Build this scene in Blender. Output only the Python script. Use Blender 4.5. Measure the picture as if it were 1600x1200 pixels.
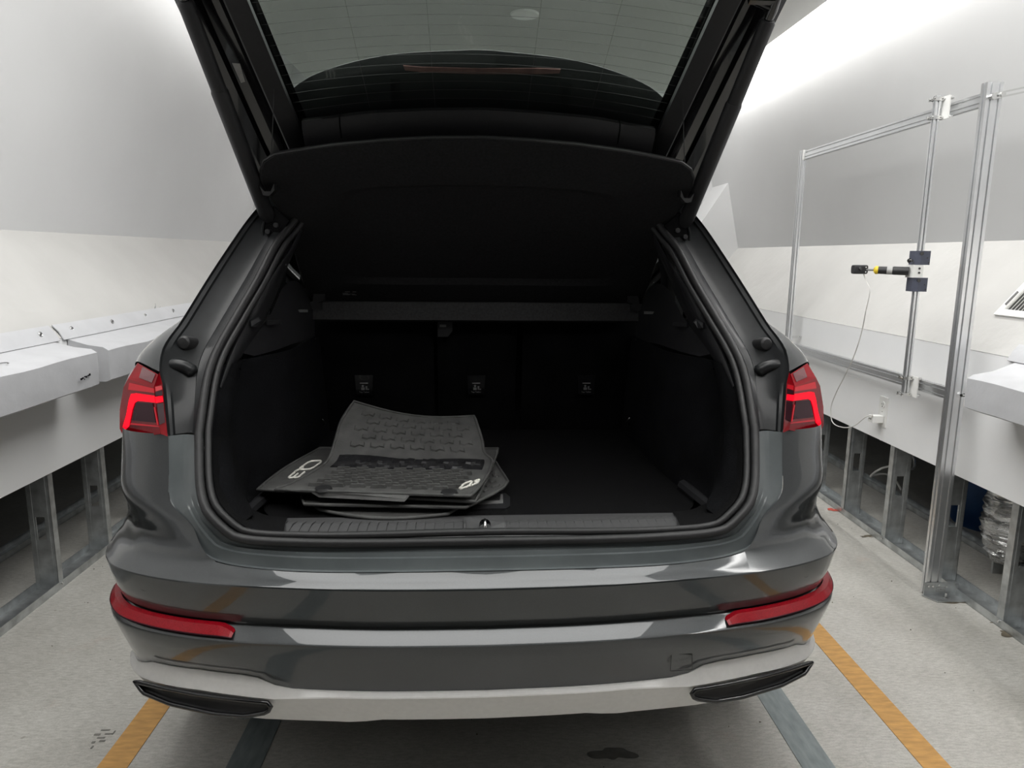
import bpy, bmesh, math, random
import numpy as np
from mathutils import Vector, Matrix

# ------------------------------------------------------------------ clear, camera, light
for o in list(bpy.data.objects): bpy.data.objects.remove(o)
SC = bpy.context.scene
COL = SC.collection
random.seed(7)

CAM = np.array([-.0455, -1.39, 1.40]); FPX = 1110.0
YAW, PITCH, ROLL = [math.radians(a) for a in (3.87, 10.25, 0.60)]
FW = np.array([math.sin(YAW)*math.cos(PITCH), math.cos(YAW)*math.cos(PITCH), -math.sin(PITCH)])
_r0 = np.array([math.cos(YAW), -math.sin(YAW), 0.0]); _u0 = np.cross(_r0, FW)
RT = _r0*math.cos(ROLL) + _u0*math.sin(ROLL); UP = _u0*math.cos(ROLL) - _r0*math.sin(ROLL)
cd = bpy.data.cameras.new('camera'); cam = bpy.data.objects.new('camera', cd); COL.objects.link(cam)
cd.sensor_width = 36.0; cd.lens = FPX/1600*36.0; cd.clip_start = .02; cd.clip_end = 60
M = Matrix.Identity(4)
for i in range(3):
    M[i][0] = RT[i]; M[i][1] = UP[i]; M[i][2] = -FW[i]; M[i][3] = CAM[i]
cam.matrix_world = M
SC.camera = cam

SC.view_settings.view_transform = 'Standard'; SC.view_settings.look = 'None'
SC.view_settings.gamma = 1.0; SC.view_settings.use_curve_mapping = False
SC.view_settings.exposure = 0.0
W = bpy.data.worlds.new('world'); SC.world = W; W.use_nodes = True
W.node_tree.nodes['Background'].inputs[0].default_value = (.8, .85, .9, 1)
W.node_tree.nodes['Background'].inputs[1].default_value = .05

RA = math.radians(-1.5)                      # the booth is turned 1.5 degrees against the car
RMAT = Matrix.Rotation(RA, 4, 'Z')
def rm(x, y, z): 
    c, s = math.cos(RA), math.sin(RA)
    return (c*x - s*y, s*x + c*y, z)
XL, XR = -1.775, 1.99          # faces of the lower wall panels (room frame)
ZP0, ZS, ZT, ZC = .505, 1.04, 1.49, 2.80   # panel bottom, slope bottom, slope top, ceiling
SLX = .385                     # how far the slope runs outwards
YB, YF = -1.9, 5.30            # near and far ends of the side walls
CXL, CXR, CYF = -1.45, 1.88, 4.98

def area(name, loc, rot, sx, sy, power, col=(1, .985, .96)):
    l = bpy.data.lights.new(name, 'AREA'); l.shape = 'RECTANGLE'; l.size = sx; l.size_y = sy
    l.energy = power; l.color = col
    o = bpy.data.objects.new(name, l); COL.objects.link(o)
    o.matrix_world = RMAT @ Matrix.Translation(loc) @ rot
    return o
def strip_rot(side, tilt):     # long axis along y, facing down and tilted outwards
    return Matrix.Rotation(side*math.radians(tilt), 4, 'Y').inverted()
COVE = {-1: (17, 85), 1: (116, 73)}
for nm, x, s in (('cove_light_left', CXL-.12, -1), ('cove_light_right', CXR+.11, 1)):
    area(nm, (x, (YB+CYF)/2+.1, ZC+.06), strip_rot(s, COVE[s][1]), .09, CYF-YB-.3, COVE[s][0])
area('cove_light_far', ((CXL+CXR)/2, CYF+.14, ZC+.06), Matrix.Rotation(math.radians(20), 4, 'X'), CXR-CXL-.2, .09, 26)
# added unseen fill light under the ceiling, sized to brighten floor and lower panels
area('overhead_fill_light', (-.02, .52, ZC-.004), Matrix.Identity(4), 2.66, 3.6, 145, (1, .99, .97))

# ------------------------------------------------------------------ pixel rays of the photograph
def ray(px, py): return FW + RT*(px-800)/FPX + UP*(600-py)/FPX
def at(px, py, ax, val):                     # point of that ray on the plane axis = val (car frame)
    d = ray(px, py); t = (val-CAM[ax])/d[ax]; return CAM + t*d
def _rot(P, a): c, s = math.cos(a), math.sin(a); return np.array([c*P[0]-s*P[1], s*P[0]+c*P[1], P[2]])
def atr(px, py, ax, val):                    # the same in the booth frame
    d = _rot(ray(px, py), -RA); c = _rot(CAM, -RA); t = (val-c[ax])/d[ax]; return c + t*d
def atplane(px, py, p0, n):
    p0 = np.array(p0); n = np.array(n); d = ray(px, py); t = ((p0-CAM)@n)/(d@n); return CAM + t*d

# ------------------------------------------------------------------ materials
MATS = {}
def mat(name, col, rough=.5, metal=0., coat=0., coat_rough=.03, noise=0., nscale=8., bump=0., bscale=60., spec=.5, emit=None, estr=0., sheen=0., stretch=None):
    if name in MATS: return MATS[name]
    m = bpy.data.materials.new(name); m.use_nodes = True; nt = m.node_tree; b = nt.nodes['Principled BSDF']
    b.inputs['Base Color'].default_value = (*col, 1); b.inputs['Roughness'].default_value = rough
    b.inputs['Metallic'].default_value = metal; b.inputs['Coat Weight'].default_value = coat
    b.inputs['Coat Roughness'].default_value = coat_rough; b.inputs['Specular IOR Level'].default_value = spec
    if sheen: b.inputs['Sheen Weight'].default_value = sheen
    if emit: b.inputs['Emission Color'].default_value = (*emit, 1); b.inputs['Emission Strength'].default_value = estr
    tc = nt.nodes.new('ShaderNodeTexCoord')
    src = tc.outputs['Object']
    if stretch:
        mp = nt.nodes.new('ShaderNodeMapping'); mp.inputs['Scale'].default_value = stretch
        nt.links.new(src, mp.inputs[0]); src = mp.outputs[0]
    n = nt.nodes.new('ShaderNodeTexNoise'); n.inputs['Scale'].default_value = nscale; n.inputs['Detail'].default_value = 6
    nt.links.new(src, n.inputs['Vector'])
    r = nt.nodes.new('ShaderNodeValToRGB'); r.color_ramp.elements[0].position = .3; r.color_ramp.elements[1].position = .7
    k = noise
    r.color_ramp.elements[0].color = (*[c*(1-k) for c in col], 1); r.color_ramp.elements[1].color = (*[min(1, c*(1+k)) for c in col], 1)
    nt.links.new(n.outputs['Fac'], r.inputs[0]); nt.links.new(r.outputs[0], b.inputs['Base Color'])
    if bump:
        n2 = nt.nodes.new('ShaderNodeTexNoise'); n2.inputs['Scale'].default_value = bscale; n2.inputs['Detail'].default_value = 4
        nt.links.new(src, n2.inputs['Vector'])
        bp = nt.nodes.new('ShaderNodeBump'); bp.inputs['Strength'].default_value = bump; bp.inputs['Distance'].default_value = .01
        nt.links.new(n2.outputs['Fac'], bp.inputs['Height']); nt.links.new(bp.outputs[0], b.inputs['Normal'])
    MATS[name] = m
    return m

def mat_floor():
    m = bpy.data.materials.new('concrete'); m.use_nodes = True; nt = m.node_tree; b = nt.nodes['Principled BSDF']
    tc = nt.nodes.new('ShaderNodeTexCoord'); L = nt.links.new
    def noise(sc, det, mp=None):
        n = nt.nodes.new('ShaderNodeTexNoise'); n.inputs['Scale'].default_value = sc; n.inputs['Detail'].default_value = det
        n.inputs['Roughness'].default_value = .65
        if mp:
            q = nt.nodes.new('ShaderNodeMapping'); q.inputs['Scale'].default_value = mp; q.inputs['Rotation'].default_value = (0, 0, .5)
            L(tc.outputs['Object'], q.inputs[0]); L(q.outputs[0], n.inputs['Vector'])
        else: L(tc.outputs['Object'], n.inputs['Vector'])
        return n
    def ramp(n, p0, p1, c0, c1):
        r = nt.nodes.new('ShaderNodeValToRGB'); e = r.color_ramp.elements
        e[0].position, e[1].position = p0, p1; e[0].color = (*c0, 1); e[1].color = (*c1, 1); L(n.outputs['Fac'], r.inputs[0]); return r
    def mix(f, a, b_, mode='MIX'):
        x = nt.nodes.new('ShaderNodeMix'); x.data_type = 'RGBA'; x.blend_type = mode
        if isinstance(f, float): x.inputs[0].default_value = f
        else: L(f, x.inputs[0])
        L(a, x.inputs[6])
        if isinstance(b_, tuple): x.inputs[7].default_value = (*b_, 1)
        else: L(b_, x.inputs[7])
        return x.outputs[2]
    base = ramp(noise(2.3, 9), .33, .68, (.45, .436, .400), (.59, .58, .545)).outputs[0]
    grain = ramp(noise(38, 6, (1, 3.2, 1)), .35, .65, (.74, .74, .73), (1, 1, 1)).outputs[0]
    c = mix(1.0, base, grain, 'MULTIPLY')
    fine = ramp(noise(190, 3), .38, .5, (.78, .77, .75), (1, 1, 1)).outputs[0]
    c = mix(.55, c, fine, 'MULTIPLY')
    red = ramp(noise(3.1, 7), .63, .75, (0, 0, 0), (.35, .35, .35)).outputs[0]
    c = mix(red, c, (.42, .27, .2))
    spot = ramp(noise(13, 2), .74, .77, (0, 0, 0), (.5, .5, .5)).outputs[0]
    c = mix(spot, c, (.2, .18, .15))
    L(c, b.inputs['Base Color'])
    b.inputs['Roughness'].default_value = .55
    bp = nt.nodes.new('ShaderNodeBump'); bp.inputs['Strength'].default_value = .12; bp.inputs['Distance'].default_value = .01
    L(noise(60, 5).outputs['Fac'], bp.inputs['Height']); L(bp.outputs[0], b.inputs['Normal'])
    return m

WHITE = mat('wall_paint', (.555, .558, .56), .7, noise=.02, nscale=2)
CREAM = mat('cream_plaster', (.475, .47, .456), .75, noise=.035, nscale=4, bump=.25, bscale=14)
PANEL = mat('lower_panel_paint', (.86, .865, .87), .6, noise=.02, nscale=3)
CEIL = mat('ceiling_paint', (.56, .565, .545), .8, noise=.01)
GALV = mat('galvanised_steel', (.55, .57, .575), .38, metal=.85, noise=.28, nscale=16, bump=.05, bscale=30)
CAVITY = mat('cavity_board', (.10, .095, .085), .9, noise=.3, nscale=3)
ALU = mat('aluminium', (.74, .75, .76), .28, metal=.9, noise=.04, nscale=10)
CHROME = mat('bright_steel', (.75, .75, .74), .18, metal=1.)
CANVAS = mat('white_vinyl', (.50, .505, .522), .5, noise=.06, nscale=7, bump=.35, bscale=11)
FLOOR = mat_floor()
PAINT = mat('grey_car_paint', (.038, .042, .044), .30, metal=.5, spec=.4, coat=1., coat_rough=.02, noise=.06, nscale=300)
SILLJ = mat('lightened_sill_paint', (.085, .097, .10), .4, spec=.4, coat=.4, coat_rough=.1, noise=.12, nscale=14)  # car paint lightened to make up for light the tailgate blocks
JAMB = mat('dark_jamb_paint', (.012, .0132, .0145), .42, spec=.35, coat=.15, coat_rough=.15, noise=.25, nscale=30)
RUBBER = mat('black_rubber', (.016, .016, .017), .5, noise=.2, nscale=60)
PLAST = mat('black_plastic', (.014, .014, .016), .55, noise=.1, nscale=120, bump=.1, bscale=400)
GLOSSB = mat('gloss_black', (.008, .008, .009), .12, coat=.5, noise=.1, nscale=5)
CARPET = mat('black_carpet', (.0042, .0042, .0047), .95, noise=.35, nscale=260, bump=.5, bscale=500, spec=.15)
CARPETW = mat('black_side_carpet', (.0050, .0052, .0062), .95, noise=.45, nscale=9, bump=.3, bscale=300, spec=.12)
SHELFM = mat('shelf_felt', (.020, .020, .021), .95, noise=.2, nscale=150, spec=.1)
SEATM = mat('seat_felt', (.0045, .0045, .005), .95, noise=.5, nscale=8, spec=.1)
MATR = mat('mat_rubber', (.075, .075, .073), .6, noise=.25, nscale=25, bump=.1, bscale=200)
MATR2 = mat('mat_rubber_wet', (.020, .020, .022), .2, noise=.25, nscale=25)
SILLP = mat('sill_plastic', (.075, .075, .077), .5, noise=.1, nscale=120)
EMBL = mat('emblem_grey', (.80, .78, .72), .6, noise=.08, nscale=90)
SILVER = mat('silver_trim', (.80, .79, .77), .40, metal=.08, noise=.03, nscale=80)
REDL = mat('red_lens', (.20, .002, .006), .12, spec=.22, coat=.0, noise=.3, nscale=12)
REDD = mat('red_lens_dark', (.030, .004, .009), .2, spec=.12, coat=.0, noise=.2, nscale=12)
REDB = mat('red_light', (.35, .002, .006), .3, spec=.05, emit=(1, .004, .022), estr=1.0)
REDM = mat('red_light_soft', (.36, .005, .012), .15, spec=.22, coat=.0, emit=(1, .01, .03), estr=.16)
REFL = mat('red_reflector', (.34, .005, .014), .2, spec=.3, coat=.3, noise=.25, nscale=420, bump=.3, bscale=700)
ORANGE = mat('orange_tape', (.50, .275, .085), .6, noise=.2, nscale=18, stretch=(1, 4, 1))
GREYT = mat('grey_tape', (.20, .23, .235), .5, noise=.2, nscale=14, stretch=(4, 1, 1))
HOSE = mat('foil', (.78, .78, .77), .22, metal=1., noise=.1, nscale=10, bump=1.0, bscale=16, stretch=(1, 1, 5))
BLUEP = mat('blue_plastic', (.01, .07, .22), .45, noise=.2, nscale=4)
CLAMP = mat('slate_blue_plastic', (.060, .066, .095), .5, noise=.08, nscale=90)
YELL = mat('yellow_band', (.70, .50, .03), .5, noise=.1, nscale=40)
WPLAST = mat('white_plastic', (.78, .78, .76), .35, noise=.02)
CORD = mat('white_cord', (.72, .71, .69), .5, noise=.04)
PAPER = mat('pale_sticker', (.36, .36, .35), .5, noise=.1, nscale=90)
BROWN = mat('dirt', (.10, .085, .06), .9, noise=.4, nscale=30)
STAIN = mat('oil_stain', (.17, .165, .15), .5, noise=.3, nscale=20)
GREYP = mat('grey_plastic', (.18, .18, .18), .5, noise=.1, nscale=50)

def mat_glass(name, tint, gloss=.03):
    m = bpy.data.materials.new(name); m.use_nodes = True; nt = m.node_tree; nt.nodes.clear(); L = nt.links.new
    out = nt.nodes.new('ShaderNodeOutputMaterial'); t = nt.nodes.new('ShaderNodeBsdfTransparent'); t.inputs[0].default_value = (*tint, 1)
    g = nt.nodes.new('ShaderNodeBsdfGlossy'); g.inputs['Roughness'].default_value = gloss
    f = nt.nodes.new('ShaderNodeFresnel'); f.inputs[0].default_value = 1.45
    x = nt.nodes.new('ShaderNodeMixShader'); L(f.outputs[0], x.inputs[0]); L(t.outputs[0], x.inputs[1]); L(g.outputs[0], x.inputs[2])
    L(x.outputs[0], out.inputs[0]); return m
GLASS = mat_glass('tinted_glass', (.75, .79, .765))
CLEAR = mat_glass('side_glass', (.93, .95, .94))

# ------------------------------------------------------------------ mesh helpers
class MB:
    def __init__(s): s.v = []; s.f = []
    def add(s, vs, fs):
        n = len(s.v); s.v += [tuple(map(float, p)) for p in vs]; s.f += [tuple(i+n for i in f) for f in fs]; return s
    def grid(s, rows, cu=False, cv=False):
        R, N = len(rows), len(rows[0]); vs = [p for r in rows for p in r]; fs = []
        for i in range(R if cv else R-1):
            for j in range(N if cu else N-1):
                a = i*N+j; b = i*N+(j+1) % N; c = ((i+1) % R)*N+(j+1) % N; d = ((i+1) % R)*N+j
                fs.append((a, b, c, d))
        return s.add(vs, fs)
    def box(s, c, d, m=None):
        x, y, z = [k/2 for k in d]; vs = [Vector((sx*x, sy*y, sz*z)) for sx in (-1, 1) for sy in (-1, 1) for sz in (-1, 1)]
        if m is not None: vs = [m @ v for v in vs]
        vs = [v+Vector(c) for v in vs]
        return s.add(vs, [(0, 1, 3, 2), (4, 6, 7, 5), (0, 4, 5, 1), (2, 3, 7, 6), (0, 2, 6, 4), (1, 5, 7, 3)])
    def box2(s, a, b):
        return s.box([(p+q)/2 for p, q in zip(a, b)], [abs(q-p) for p, q in zip(a, b)])
    def tube(s, path, r, n=8, cap=True, closed=False):
        P = [Vector(p) for p in path]; rr = r if hasattr(r, '__len__') else [r]*len(P); rows = []
        t0 = None; up = None
        for i, p in enumerate(P):
            if closed: t = P[(i+1) % len(P)]-P[i-1]
            else: t = P[min(i+1, len(P)-1)]-P[max(i-1, 0)]
            t.normalize()
            if up is None:
                up = Vector((0, 0, 1)) if abs(t.z) < .9 else Vector((1, 0, 0))
            up = (up - t*up.dot(t)).normalized(); sd = t.cross(up)
            rows.append([p + (up*math.cos(a)+sd*math.sin(a))*rr[i] for a in [2*math.pi*k/n for k in range(n)]])
        b = len(s.v); s.grid(rows, cu=True, cv=closed)
        if cap and not closed:
            s.f.append(tuple(b+k for k in range(n))[::-1]); e = b+(len(P)-1)*n; s.f.append(tuple(e+k for k in range(n)))
        return s
    def cyl(s, a, b, r, n=16, r2=None): return s.tube([a, b], [r, r if r2 is None else r2], n)
    def prism(s, poly, off):                  # polygon of 3d points swept by a vector, capped
        n = len(poly); o = Vector(off); vs = [Vector(p) for p in poly]+[Vector(p)+o for p in poly]
        fs = [tuple(range(n))[::-1], tuple(range(n, 2*n))]+[(i, (i+1) % n, n+(i+1) % n, n+i) for i in range(n)]
        return s.add(vs, fs)
    def rings(s, rs, cap=True):               # closed rings joined one after the other, last one filled
        s.grid(rs, cu=True); n = len(rs[0])
        if cap: e = len(s.v)-n; s.f.append(tuple(range(e, e+n)))
        return s
    def shell(s, rows, off):                  # grid plus its offset copy and closed borders
        R, N = len(rows), len(rows[0]); o = Vector(off) if not callable(off) else None
        b = len(s.v); s.grid(rows); rows2 = [[Vector(p)+(o if o is not None else Vector(off(p))) for p in r] for r in rows]
        c = len(s.v); s.grid([r[::-1] for r in rows2])
        idx = lambda i, j: b+i*N+j
        idx2 = lambda i, j: c+i*N+(N-1-j)
        bd = [(0, j) for j in range(N)]+[(i, N-1) for i in range(1, R)]+[(R-1, j) for j in range(N-2, -1, -1)]+[(i, 0) for i in range(R-2, 0, -1)]
        for k in range(len(bd)):
            p, q = bd[k], bd[(k+1) % len(bd)]; s.f.append((idx(*q), idx(*p), idx2(*p), idx2(*q)))
        return s
    def build(s, name, m, parent=None, smooth=None, room=False, mesh_only=False):
        me = bpy.data.meshes.new(name); vs = s.v
        if room: vs = [rm(*p) for p in vs]
        me.from_pydata([tuple(p) for p in vs], [], s.f); me.update()
        bm = bmesh.new(); bm.from_mesh(me); bmesh.ops.recalc_face_normals(bm, faces=bm.faces); bm.to_mesh(me); bm.free()
        if smooth is not None:
            for p in me.polygons: p.use_smooth = True
            me.set_sharp_from_angle(angle=math.radians(smooth))
        me.materials.append(m)
        if mesh_only: return me
        o = bpy.data.objects.new(name, me); COL.objects.link(o)
        if parent: o.parent = parent; o.matrix_parent_inverse = Matrix.Identity(4)
        return o
def empty(name, loc=(0, 0, 0)):
    o = bpy.data.objects.new(name, None); COL.objects.link(o); o.location = loc; o.empty_display_size = .1
    return o
def tag(o, label=None, cat=None, group=None, kind=None):
    if label: o['label'] = label
    if cat: o['category'] = cat
    if group: o['group'] = group
    if kind: o['kind'] = kind
    return o
def reparent(ch, root):                       # keep world place although the root stands elsewhere
    ch.parent = root; ch.matrix_parent_inverse = Matrix.Translation(-root.location)
    return ch
def spl(pts, n):                              # smooth curve through points, n samples evenly by length
    P = np.array(pts, float); d = np.linalg.norm(np.diff(P, axis=0), axis=1); t = np.r_[0, np.cumsum(d)]
    m = np.zeros_like(P)
    m[1:-1] = (P[2:]-P[:-2])/(t[2:]-t[:-2])[:, None]; m[0] = (P[1]-P[0])/d[0]; m[-1] = (P[-1]-P[-2])/d[-1]
    out = []
    for u in np.linspace(0, t[-1], n):
        i = min(np.searchsorted(t, u, side='right')-1, len(d)-1); h = d[i]; s = (u-t[i])/h
        out.append((2*s**3-3*s**2+1)*P[i]+(s**3-2*s**2+s)*h*m[i]+(-2*s**3+3*s**2)*P[i+1]+(s**3-s**2)*h*m[i+1])
    return np.array(out)
def lin(pts, n):
    P = np.array(pts, float); d = np.linalg.norm(np.diff(P, axis=0), axis=1); t = np.r_[0, np.cumsum(d)]
    u = np.linspace(0, t[-1], n); return np.stack([np.interp(u, t, P[:, k]) for k in range(P.shape[1])], 1)
def mir(rows): return [[(-p[0], p[1], p[2]) for p in r] for r in rows]
def flip(p): return (-p[0], p[1], p[2])
def text_mesh(body, size, name, m, parent, mw, depth=.0003):
    cu = bpy.data.curves.new(name, 'FONT'); cu.body = body; cu.size = size; cu.extrude = depth; cu.align_x = 'CENTER'; cu.align_y = 'CENTER'
    t = bpy.data.objects.new(name, cu); COL.objects.link(t); dg = bpy.context.evaluated_depsgraph_get()
    me = bpy.data.meshes.new_from_object(t.evaluated_get(dg)); bpy.data.objects.remove(t)
    me.transform(mw); me.materials.clear(); me.materials.append(m)
    o = bpy.data.objects.new(name, me); COL.objects.link(o)
    if parent: o.parent = parent
    return o

# ================================================================== THE BOOTH (room frame)
def S(o): o['kind'] = 'structure'; return o
S(MB().box2((-4.2, -6.2, -.12), (4.6, 8.2, 0)).build('floor', FLOOR, room=True))
# floating ceiling panel with a shallow edge, roof slab above the light coves
S(MB().box2((CXL, -.40, ZC), (CXR, CYF, ZC+.035)).build('ceiling', CEIL, room=True))
S(MB().box2((-4.2, YB, ZC+.38), (4.6, 8.2, ZC+.5)).build('trim_1', WHITE, room=True))

def stud_mesh(side):
    """C-stud 92 mm deep with 32 mm flanges, lips and a punched service hole; web towards the viewer"""
    mb = MB(); h = ZP0+.03; d = .092; w = .032; t = .0025; s = side
    # web with the punched slot: four boxes round the hole
    zc = .30 if side > 0 else .27; hw, hh = .018, .05
    xa, xb = s*.0, s*d; xm = s*d/2
    mb.box2((xa, 0, .002), (xb, t, zc-hh)); mb.box2((xa, 0, zc+hh), (xb, t, h))
    mb.box2((xa, 0, zc-hh), (xm-s*hw, t, zc+hh)); mb.box2((xm+s*hw, 0, zc-hh), (xb, t, zc+hh))
    mb.box2((xa, 0, .002), (xa+s*t, w, h)); mb.box2((xb-s*t, 0, .002), (xb, w, h))
    mb.box2((xa, w, .002), (xa+s*.008, w+t, h)); mb.box2((xb-s*.008, w, .002), (xb, w+t, h))
    mb.box2((xa+s*.012, -.0015, .002), (xa+s*.020, 0, h)); mb.box2((xb-s*.020, -.0015, .002), (xb-s*.012, 0, h))
    return mb
STUD = {s: stud_mesh(s).build('stud', GALV, mesh_only=True) for s in (-1, 1)}
SCREW = MB().cyl((0, 0, 0), (0, 0, .004), .005, 8).build('screw', CHROME, mesh_only=True)

def side_wall(name, s, X, ys):
    W_ = S(empty(name, (0, 0, 0)))
    def part(mb, n, m): return mb.build(n, m, W_, room=True)
    Xo = X + s*SLX
    lean = .225; Zw = ZC+.42; xt = Xo - s*lean*(Zw-ZT)
    part(MB().prism([(X, YB, ZP0), (X, YB, ZS), (X+s*.012, YB, ZS), (X+s*.012, YB, ZP0)], (0, YF-YB+.5, 0)), 'lower_panel', PANEL)
    part(MB().prism([(X-s*.002, YB, ZS), (Xo, YB, ZT), (Xo+s*.02, YB, ZT-.012), (X+s*.02, YB, ZS-.012)], (0, YF-YB+.5, 0)), 'slope_panel', CREAM)
    part(MB().prism([(Xo, YB, ZT), (xt, YB, Zw), (xt+s*.02, YB, Zw), (Xo+s*.02, YB, ZT)], (0, YF-YB+.6, 0)), 'upper_panel', WHITE)
    # floor track: U channel with its two lips
    Xt = X+s*.004
    tr = MB(); tr.box2((Xt, YB, 0), (Xt+s*.098, YF, .003)); tr.box2((Xt, YB, 0), (Xt+s*.003, YF, .034)); tr.box2((Xt+s*.095, YB, 0), (Xt+s*.098, YF, .034))
    part(tr, 'floor_track', GALV)
    tr = MB(); a = Xt+s*.42; tr.box2((a, YB, 0), (a+s*.07, YF, .004)); tr.box2((a, YB, 0), (a+s*.004, YF, .03)); tr.box2((a+s*.066, YB, 0), (a+s*.07, YF, .03))
    part(tr, 'back_track', GALV)
    for y in ys:
        o = bpy.data.objects.new('stud', STUD[s]); COL.objects.link(o); o.parent = W_
        o.matrix_local = RMAT @ Matrix.Translation((Xt+s*.003, y, .002))
        for dx in (-.001,):
            q = bpy.data.objects.new('screw', SCREW); COL.objects.link(q); q.parent = o
            q.matrix_local = Matrix.Translation((s*-.004, .016, .02)) @ Matrix.Rotation(-s*math.pi/2, 4, 'Y')
    # the dark space behind the studs
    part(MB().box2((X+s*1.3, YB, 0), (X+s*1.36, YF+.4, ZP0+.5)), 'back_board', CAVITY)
    return W_
side_wall('wall_left', -1, XL, [1.46-.406*k for k in range(1, 6)]+[1.46+.406*k for k in range(0, 9)])
side_wall('wall_right', 1, XR, [1.475-.41*k for k in range(1, 6)]+[1.475+.41*k for k in range(0, 9)])

# far end: end wall, and at each corner a low raking wing wall with a bright sloping top
S(MB().box2((-3.2, YF+.45, 0), (3.6, YF+.55, ZC+.4)).build('wall_far', WHITE, room=True))
S(MB().box2((-4.2, -6.2, 0), (4.6, -6.1, 3.3)).build('wall_near', mat('dark_garage_wall', (.10, .10, .10), .9, noise=.2, nscale=2), room=True))
S(MB().box2((-4.2, -6.2, 3.2), (4.6, YB, 3.3)).build('trim_4', mat('dark_garage_soffit', (.12, .12, .12), .9, noise=.2, nscale=2), room=True))
for s, X, nm in ((1, XR, 'trim_2'), (-1, XL, 'trim_3')):
    Xo = X+s*SLX
    poly = [(Xo+s*.05, YF, .9), (Xo-s*.04, YF, 2.10), (Xo-s*.12, YF, 2.10), (Xo-s*1.05, YF, .62), (Xo-s*1.05, YF, 0), (Xo+s*.05, YF, 0)]
    S(MB().prism(poly, (0, .45, 0)).build(nm, WHITE, room=True))

# ------------------------------------------------------------------ vinyl covered foam bumpers on the walls
def bumper_cover(name, s, X, y0, y1, zb, zt, zw, depth, seedv, label, mark=False, sag=0.):
    root = tag(empty(name, rm(X, (y0+y1)/2, zb)), label, 'padded cover', 'vinyl padded covers along the walls')
    rnd = random.Random(seedv); n = 26; rows = []
    for i in range(n+1):
        y = y0+(y1-y0)*i/n; e = min(i, n-i)
        w1 = .002*math.sin(i*1.7+seedv)+.003*rnd.random(); w2 = .005*math.sin(i*2.3+seedv*2)
        xf = X-s*(depth+w1*(e > 0)); top = zt+.002*math.sin(i*1.1)+.003*rnd.random()
        prof = [(X-s*.004, zw-.004), (X-s*depth*.5, (zw*.25+top*.75)+.004), (xf+s*.022, top+.006), (xf, top-.008), (xf-s*w2, (top+zb)/2), (xf+s*.002, zb+.006-sag*math.sin(math.pi*i/n)), (xf+s*.02, zb-.003), (X-s*.004, zb-.004)]
        rows.append([(a, y, b) for a, b in prof])
    mb = MB(); mb.grid(rows)
    k = len(rows[0]); mb.f.append(tuple(range(k))); e = n*k; mb.f.append(tuple(range(e, e+k))[::-1])
    reparent(mb.build('cover', CANVAS, None, smooth=50, room=True), root)
    # hem strip fixed to the wall above it
    def hem(y, z, o): x = X-s*.003 + (s*(z-ZS)/(ZT-ZS)*SLX if z > ZS else 0); return (x-s*o, y, z)
    rows = []
    for i in range(n+1):
        y = y0-.035+(y1-y0+.075)*i/n
        rows.append([hem(y, zw-.004, .005), hem(y, zw+.030, .008+.004*math.sin(i*1.9)), hem(y, zw+.058, .006)])
    reparent(MB().shell(rows, (-s*.003, 0, .002)).build('hem', CANVAS, None, smooth=40, room=True), root)
    ny = max(2, int((y1-y0)/.30))
    for i in range(ny):
        y = y0+.06+(y1-y0-.12)*i/(ny-1); p = hem(y, zw+.034, .014); r = .009
        ring = [(p[0]+s*.6*r*math.sin(a)*.4, p[1]+r*math.cos(a), p[2]+r*math.sin(a)) for a in [2*math.pi*j/10 for j in range(10)]]
        g = MB().tube(ring, .003, 6, closed=True); g.cyl((p[0]+s*.006, p[1], p[2]), (p[0]-s*.002, p[1], p[2]), .004, 6)
        reparent(g.build('grommet', CHROME, None, smooth=40, room=True), root)
    if mark:      # the small unreadable dark print near the end
        mb = MB()
        for j, (dy, dz, w, h) in enumerate([(-.172, 0, .012, .008), (-.160, .002, .010, .007), (-.150, -.004, .006, .004), (-.146, .005, .008, .006), (-.135, .003, .010, .008), (-.122, .006, .010, .005), (-.110, .008, .012, .009)]):
            mb.box((X-s*(depth+.0115), y1+dy+.02, zb+.052+dz), (.001, w, h))
        reparent(mb.build('printed_mark', GLOSSB, None, room=True), root)
        ring = [(X-s*(.10+.014*math.cos(a)), y1-.46+.016*math.sin(a), zw*.1+zt*.9+.014) for a in [2*math.pi*j/12 for j in range(9)]]
        reparent(MB().tube(ring, .002, 5).build('pull_loop', GREYP, None, room=True), root)
    return root
bumper_cover('padded_cover', -1, XL, -.9, 1.58, .852, .995, 1.035, .175, 3, 'white vinyl padded cover with a small dark print, near end of the left wall', mark=True)
bumper_cover('padded_cover', -1, XL, 1.68, 3.5, .852, .990, 1.035, .170, 5, 'white vinyl padded cover on the left wall disappearing behind the car')
bumper_cover('padded_cover', 1, XR, -.9, 1.165, .850, .972, 1.03, .185, 8, 'white vinyl padded cover at the right edge, beside the aluminium post')

# ------------------------------------------------------------------ aluminium frame on the right wall
def extrusion(w, h, nw, nh):
    """outline (counter-clockwise) of a slotted profile w x h with nw / nh slots on its sides"""
    sl, dp = .0034, .0075; pts = []
    def side(a, b, n, nx, ny):
        L_ = math.hypot(b[0]-a[0], b[1]-a[1]); ux, uy = (b[0]-a[0])/L_, (b[1]-a[1])/L_
        pts.append(a)
        for i in range(n):
            c = L_*(i+.5)/n
            for d, k in ((c-sl, 0), (c-sl, dp), (c+sl, dp), (c+sl, 0)): pts.append((a[0]+ux*d+nx*k, a[1]+uy*d+ny*k))
    side((-w/2, -h/2), (w/2, -h/2), nw, 0, 1); side((w/2, -h/2), (w/2, h/2), nh, -1, 0)
    side((w/2, h/2), (-w/2, h/2), nw, 0, -1); side((-w/2, h/2), (-w/2, -h/2), nh, 1, 0)
    return pts
FX = 1.895; FYN, FYF = 1.355, 2.955; ZR1, ZR0 = 2.005, .862
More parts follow.
